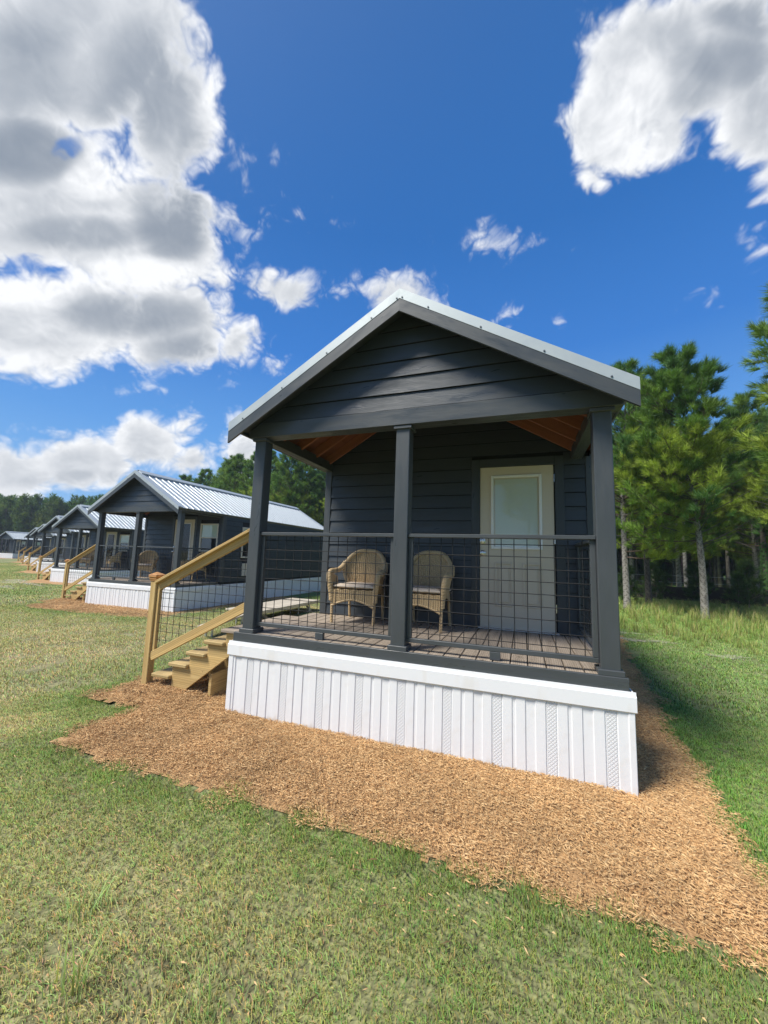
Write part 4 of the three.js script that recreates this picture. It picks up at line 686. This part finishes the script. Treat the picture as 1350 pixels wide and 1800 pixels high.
{
  const A = pine(301, 9.4, { ...NEAR, lean: -0.5 }), B = pine(302, 10, { ...NEAR, crownBase: 0.36, face: 1.6 }), C = pine(303, 10.5, { ...NEAR, crownBase: 0.42, dead: 34, bark: [0.17, 0.14, 0.12] });
  pineTree('pale trunked pine standing forward in the tall grass right of the nearest cabin', A, [8.65, 0, -12.42], 0, 1);
  pineTree('pale trunked pine nearest to the right porch post, in tall grass', B, [6.75, 0, -13.95], 1.2, 1.0);
  pineTree('darker trunked pine just right of the pale pine by the porch post', C, [8.31, 0, -17.2], 0.4, 0.98);
  pineTree('pine at the right edge with boughs reaching into view', B, [10.9, 0, -9.6], 2.5, 1.07);
  pineTree('slim pale pine behind the black silt fence, between the two forward pines', A, [11.4, 0, -22.2], 2.0, 1.0);
  const ivyTree = pineTree('pine with green ivy climbing its trunk near the right edge', C, [14.1, 0, -20.6], 3.4, 1.0);
  pineTree('thin bare trunked pine right of the ivy clad pine', A, [14.9, 0, -18.9], 4.4, 1.02);
  pineTree('tall pine filling the gap at the far right edge', C, [16.6, 0, -15.2], 5.0, 1.08);
  const slim = pineTree('slim pine in the ragged row at the edge of the woods behind the silt fence', B, [9.6, 0, -25.5], 0.7, 1.08, 'pines along the edge of the woods');
  [[12.6, -27, 1.12, 2], [15.8, -25.2, 1.1, 3.3], [18.6, -23.4, 1.12, 4.1], [20.2, -20, 1.08, 5.2], [17.4, -28, 1.18, 1.1], [7.4, -24, 1.05, 5.9]].forEach(([x, z, k, t]) => copyOf(slim, slim.userData.label, [x, 0, z], t, k));
  { // ivy leaves round one trunk
    const r = rng(8), pos = [], col = [], nor = [];
    for (let i = 0; i < 1100; i++) { const y = 0.1 + 2.9 * Math.pow(r(), 1.2), a = r() * 6.283, R = 0.13 + 0.13 * r() * (1 - y / 4), s = lerp(0.03, 0.06, r()), c = [Math.cos(a) * R, y, Math.sin(a) * R], k = lerp(0.6, 1.3, r()), t = (r() - 0.5) * 1.4;
      const ux = -Math.sin(a), uz = Math.cos(a); for (const [p, q] of [[-1, 0], [t * 0.4, 1.2], [1, 0], [-1, 0], [1, 0], [0.2 * t, -1]]) { pos.push(c[0] + ux * p * s * 0.6, c[1] + q * s, c[2] + uz * p * s * 0.6 + 0.02 * q * Math.sin(a)); col.push(0.045 * k, 0.125 * k, 0.022 * k); nor.push(Math.cos(a), 0.5, Math.sin(a)); } }
    const g = new THREE.BufferGeometry(); g.setAttribute('position', new THREE.Float32BufferAttribute(pos, 3)); g.setAttribute('normal', new THREE.Float32BufferAttribute(nor, 3)); g.setAttribute('color', new THREE.Float32BufferAttribute(col, 3)); g.normalizeNormals();
    part(ivyTree, 'ivy', g, M.needle, true);
  }
  // tall pines that show over and between the cabins
  const mid = [[-16.2, -31, 11.3, 'pine peeking past the front left wall corner of the nearest cabin'], [-17.6, -29.6, 11.4, 'pine with pale trunk in the porch gap, left of the nearest cabin wall corner'], [-19.5, -29, 12.2, 'yellow green pine in the middle of the gap right of the left porch post'], [-22.6, -31, 13, 'pine immediately right of the left porch post, above the second cabin roof'],
    [-26, -32, 13.4, 'pine standing behind the left porch post of the nearest cabin'], [-29.2, -33, 13.4, 'pine top just left of the left porch post, above the second cabin ridge'], [-33, -36, 13.7, 'dark pine top further left of the porch post over the second cabin ridge'], [-37, -36, 12.8, 'low pine top over the middle of the second cabin ridge'], [-42, -38, 12.6, 'lowest leftmost pine top over the second cabin ridge']];
  const G = [B, C, A];
  mid.forEach(([x, z, h, label], i) => pineTree(label, G[i % 3], [x, gy(x, z), z], i * 1.7, h / [10, 10.5, 9.4][i % 3]));
  // woods that read as one mass
  const liteO = { crownBase: 0.34, reach: 2.4, boughs: 5, clump: 3, spread: 0.3, nl: 0.4, nn: 12, nw: 0.026, whorls: 13, dead: 8, tones: TONES.map((c) => c.map((v) => v * 0.9)), low: 0, lite: true, bark: [0.15, 0.13, 0.115] };
  const r = rng(71), lite = [401, 402, 403].map((s, i) => pine(s, 10.5, i < 2 ? liteO : { ...liteO, crownBase: 0.06, whorls: 15, reach: 2.6 })), spots = lite.map(() => []), edge = [[55, -31], [18, -32], [4, -34], [-20, -34], [-36, -39], [-58, -54], [-92, -52], [-112, -38], [-128, -8], [-130, 20]];
  for (let e = 0; e < edge.length - 1; e++) {
    const [ax, az] = edge[e], [bx, bz] = edge[e + 1], L = Math.hypot(bx - ax, bz - az), nx = (bz - az) / L, nz = -(bx - ax) / L, sgn = nz < 0 || e > 5 ? 1 : -1;
    for (let s = 0; s < L; s += 2.5) for (let k = 0; k < 14; k++) { const t = (s + r() * 2.2) / L, q = k * 2.9 + r() * 1.8, ox = (e > 5 ? -1 : 0) * 0 , sx = nx * sgn, sz = nz * sgn; const x = lerp(ax, bx, t) + (sz > 0 ? -sx : sx) * q, z = lerp(az, bz, t) - Math.abs(sz) * q - (Math.abs(sz) < 0.4 ? 0 : 0); spots[k > 3 && r() < 0.55 ? 2 : Math.floor(r() * 2)].push([e > 6 ? lerp(ax, bx, t) - q : x, gy(x, z), z, r() * 6.283, lerp(0.92, 1.2, r()) * (e > 3 ? 1.12 : 1), [1, 1, 1].map((v) => v * lerp(0.75, 1.1, r()) * 1)]); }
  }
  lite.forEach((l, i) => { scatter('pine_wood_trunks', l.wood, M.bark, spots[i]); scatter('pine_wood_crowns', l.needles, M.needle, spots[i], 'dense dark pine woods closing off the field'); });
  // a few pines behind the viewer, which the door glass mirrors
  [[-2, 27, 1.1], [3.5, 30, 1.2], [8, 27, 1.1], [13, 31, 1.2], [-8, 31, 1.15]].forEach(([x, z, s], i) => pineTree('pine across the lane, mirrored in the door glass', G[i % 3], [x, 0, z], i * 2.1, s, 'pines across the lane, seen only as reflections'));
}

// ---------------------------------------------------------------- rough ground on the right: tall grass, saplings, fences, sand
{
  const r = rng(33), tall = (seed, n, h, cols, wk = 1) => {
    const q = rng(seed), pos = [], col = [], nor = [];
    for (let i = 0; i < n; i++) { const a = q() * 6.283, d = 0.16 * q(), L = h * lerp(0.45, 1.1, q()), b = L * lerp(0.15, 0.75, q()), w = wk * lerp(0.0022, 0.005, q()), x = Math.cos(a * 3) * d, z = Math.sin(a * 3) * d, c = cols[Math.floor(q() * cols.length)].map((v) => v * lerp(0.75, 1.25, q()));
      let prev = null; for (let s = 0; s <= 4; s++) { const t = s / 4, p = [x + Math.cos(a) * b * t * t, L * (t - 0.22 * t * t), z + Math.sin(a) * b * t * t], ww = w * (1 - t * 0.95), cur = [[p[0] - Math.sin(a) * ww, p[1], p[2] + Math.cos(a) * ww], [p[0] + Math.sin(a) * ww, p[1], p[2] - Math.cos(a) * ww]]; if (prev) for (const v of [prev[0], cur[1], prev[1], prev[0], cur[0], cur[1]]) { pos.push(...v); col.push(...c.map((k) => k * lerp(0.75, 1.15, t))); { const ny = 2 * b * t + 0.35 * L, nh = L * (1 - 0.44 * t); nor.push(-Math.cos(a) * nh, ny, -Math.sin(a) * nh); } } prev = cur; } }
    const g = new THREE.BufferGeometry(); g.setAttribute('position', new THREE.Float32BufferAttribute(pos, 3)); g.setAttribute('color', new THREE.Float32BufferAttribute(col, 3)); g.setAttribute('normal', new THREE.Float32BufferAttribute(nor, 3)); g.normalizeNormals(); return g;
  };
  const cols = [[0.30, 0.36, 0.09], [0.24, 0.32, 0.07], [0.40, 0.38, 0.16], [0.18, 0.28, 0.06]], geos = [tall(1, 60, 0.34, cols), tall(2, 60, 0.40, cols), tall(3, 36, 0.60, [...cols, [0.5, 0.43, 0.24]])], lists = geos.map(() => []);
  const edgeZ = (x) => -7.3 + 0.75 * (x - 5.0) * (x > 5 ? 1 : 0.2) + 0.5 * N3(x * 1.3, 0, 2);
  for (let x = 3.9; x < 26; x += 0.33) for (let z = -19.2; z < -3; z += 0.33) {
    const px = x + (r() - 0.5) * 0.3, pz = z + (r() - 0.5) * 0.3, e = edgeZ(px) - pz; if (e < 0 || (e < 0.8 && r() < 0.45) || pz > -4.5) continue; if (fbm(px * 0.7, 4, pz * 0.7, 2) > 0.33) continue;
    const k = r() < sstep(3, 7, e) * 0.75 ? 2 : Math.floor(r() * 2), s = lerp(0.5, 1.05, r()) * lerp(0.45, 1, sstep(0, 1.8, e)) * lerp(1, 0.72, sstep(-13, -18, pz)), t = lerp(0.8, 1.2, r());
    lists[k].push([px, gy(px, pz) - 0.01, pz, r() * 6.283, s, [t, t, t * 0.9]]);
  }
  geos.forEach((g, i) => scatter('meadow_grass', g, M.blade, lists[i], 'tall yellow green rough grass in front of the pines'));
  // brush behind the silt fence and along it
  const brush = []; for (let i = 0; i < 90; i++) { const x = lerp(4, 26, r()), z = -20.6 + (x - 11.5) * 0.16 + (r() - 0.5) * 1.6; brush.push([x, 0, z, r() * 6.283, lerp(0.9, 1.6, r()), [0.7, 0.85, 0.6]]); }
  scatter('brush_grass', geos[2], M.blade, brush);
  const sap = pine(511, 1.9, { crownBase: 0.06, reach: 0.62, boughs: 6, clump: 3, spread: 0.07, nl: 0.20, nn: 14, nw: 0.006, whorls: 9, tones: [[0.085, 0.15, 0.03], [0.065, 0.13, 0.03]], low: 0, lite: true, r0: 0.025 });
  [[9.0, -18.6, 0.95, 'young bushy pine sapling between the dark trunk and the middle pale trunk'], [10.6, -18.4, 0.9, 'young pine sapling right of the middle pale trunk, behind the forward pine'], [12.2, -17.9, 1.05, 'young pine sapling in front of the ivy clad pine'], [7.2, -16.2, 0.85, 'young pine sapling at the foot of the pine nearest the porch post'], [14.6, -16.6, 0.8, 'small pine sapling at the right edge before the silt fence'], [11.3, -16.6, 0.75, 'small pine sapling right beside the forward pine trunk']].forEach(([x, z, s, l], i) => { const T = thing('pine_sapling', l, 'sapling', [x, 0, z], i); part(T, 'stem', sap.wood, M.bark); part(T, 'needles', sap.needles, M.needle); T.scale.setScalar(s); });
  // silt fence: black sheet on stakes
  const F = thing('silt_fence', 'low black fabric silt fence on stakes behind the tall grass', 'fence', [0, 0, 0]);
  const fx = (x) => -19.4 + (x - 11.5) * 0.17 + 0.15 * Math.sin(x * 1.1), pts = []; for (let x = 3.5; x <= 30; x += 0.5) pts.push([x, fx(x)]);
  const fg = []; for (let i = 0; i < pts.length - 1; i++) { const [a, b] = pts[i], [c, d] = pts[i + 1], h0 = 0.72 + 0.06 * Math.sin(a * 2.3), h1 = 0.72 + 0.06 * Math.sin(c * 2.3); for (const v of [[a, -0.02, b], [c, -0.02, d], [c, h1, d], [a, -0.02, b], [c, h1, d], [a, h0, b]]) fg.push(...v); }
  const fgeo = new THREE.BufferGeometry(); fgeo.setAttribute('position', new THREE.Float32BufferAttribute(fg, 3)); fgeo.computeVertexNormals(); part(F, 'fabric', fgeo, M.silt);
  for (let x = 4; x < 30; x += 2) part(F, 'stake', cbox(x - 0.02, x + 0.02, 0, 0.85, fx(x) - 0.045, fx(x) - 0.006, 0.003, 'y'), M.stake);
  const Wf = thing('wire_fence', 'thin wire fence strung between slim posts at the edge of the woods', 'fence', [0, 0, 0]);
  for (let x = 6; x < 40; x += 3.4) part(Wf, 'fence_post', rod([x, 0, -25], [x, 1.25, -25], 0.03, 0.03, 8), M.stake);
  for (const y of [0.35, 0.7, 1.1]) part(Wf, 'wire', rod([5, y, -24.96], [40, y, -24.96], 0.009, 0.009, 5), M.pipe);
  // bare sandy places
  const sandy = (cx, cz, rx, rz, seed) => { const p = [], ix = [], uv = [], n = 90; p.push(cx, 0.004, cz); uv.push(cx, cz); for (let i = 0; i < n; i++) { const a = i / n * 6.283, k = Math.max(0.25, 0.85 + 2.4 * fbm(Math.cos(a) * 2.2 + seed, seed, Math.sin(a) * 2.2, 4)); p.push(cx + Math.cos(a) * rx * k, 0, cz + Math.sin(a) * rz * k); uv.push(p[p.length - 3], p[p.length - 1]); ix.push(0, 1 + (i + 1) % n, 1 + i); } for (let i = 0; i <= n; i++) p[i * 3 + 1] = gy(p[i * 3], 0) + 0.008; const g = new THREE.BufferGeometry(); g.setAttribute('position', new THREE.Float32BufferAttribute(p, 3)); g.setAttribute('uv', new THREE.Float32BufferAttribute(uv, 2)); g.setIndex(ix); g.computeVertexNormals(); return g; };
  [[5.3, -6.9, 0.5, 0.2, 1], [5.1, -7.9, 0.6, 0.16, 2], [5.9, -7.0, 0.35, 0.12, 10], [6.7, -5.95, 0.3, 0.25, 3], [7.9, -5.6, 0.4, 0.14, 4], [-22.5, -9.5, 2.6, 0.8, 5], [-27.5, -9.2, 3.2, 0.6, 6], [-37, -13, 4, 0.7, 7], [-20.4, -7.6, 1.6, 0.5, 8]].forEach((a) => ground('sand_patch', sandy(...a), M.sand, 'structure'));
  // weeds in the foreground lawn
  const weed = (label, x, z, s, seed) => {
    const T = thing('crabgrass_weed', label, 'weed', [x, gy(x, z), z], seed); const g = tall(seed * 7 + 3, 30, 0.30, [[0.30, 0.46, 0.10], [0.40, 0.52, 0.18]], 0.9); part(T, 'blades', g, M.blade, true);
    const st = []; const q = rng(seed); for (let i = 0; i < 2; i++) { const a = q() * 6.283, h = lerp(0.2, 0.3, q()), tip = [Math.cos(a) * 0.12, h, Math.sin(a) * 0.12]; st.push(rod([0, 0, 0], tip, 0.0016, 0.001, 4)); for (let k = 0; k < 3; k++) st.push(rod(tip, [tip[0] + (q() - 0.5) * 0.09, tip[1] + 0.03 * q(), tip[2] + (q() - 0.5) * 0.09], 0.0012, 0.0008, 4)); }
    part(T, 'seed_stalk', merge(st), new THREE.MeshStandardMaterial({ color: new THREE.Color().setRGB(0.45, 0.48, 0.22), roughness: 0.9 })); T.scale.setScalar(s);
  };
  weed('tallest leafy weed with a branching seed stalk at the lower left corner', 1.33, 2.28, 1.0, 2);
  weed('small grass weed low at the bottom, right of the lower left corner', 1.85, 2.2, 0.6, 3);
  weed('sprawling weed at the left edge near the bottom', 1.02, 2.05, 0.7, 5);
}
scene.fog = new THREE.FogExp2(new THREE.Color(0.62, 0.72, 0.85), 0.0007);
scene.traverse((o) => { if (o.isMesh) o.castShadow = o.receiveShadow = true; });
renderer.render(scene, camera);
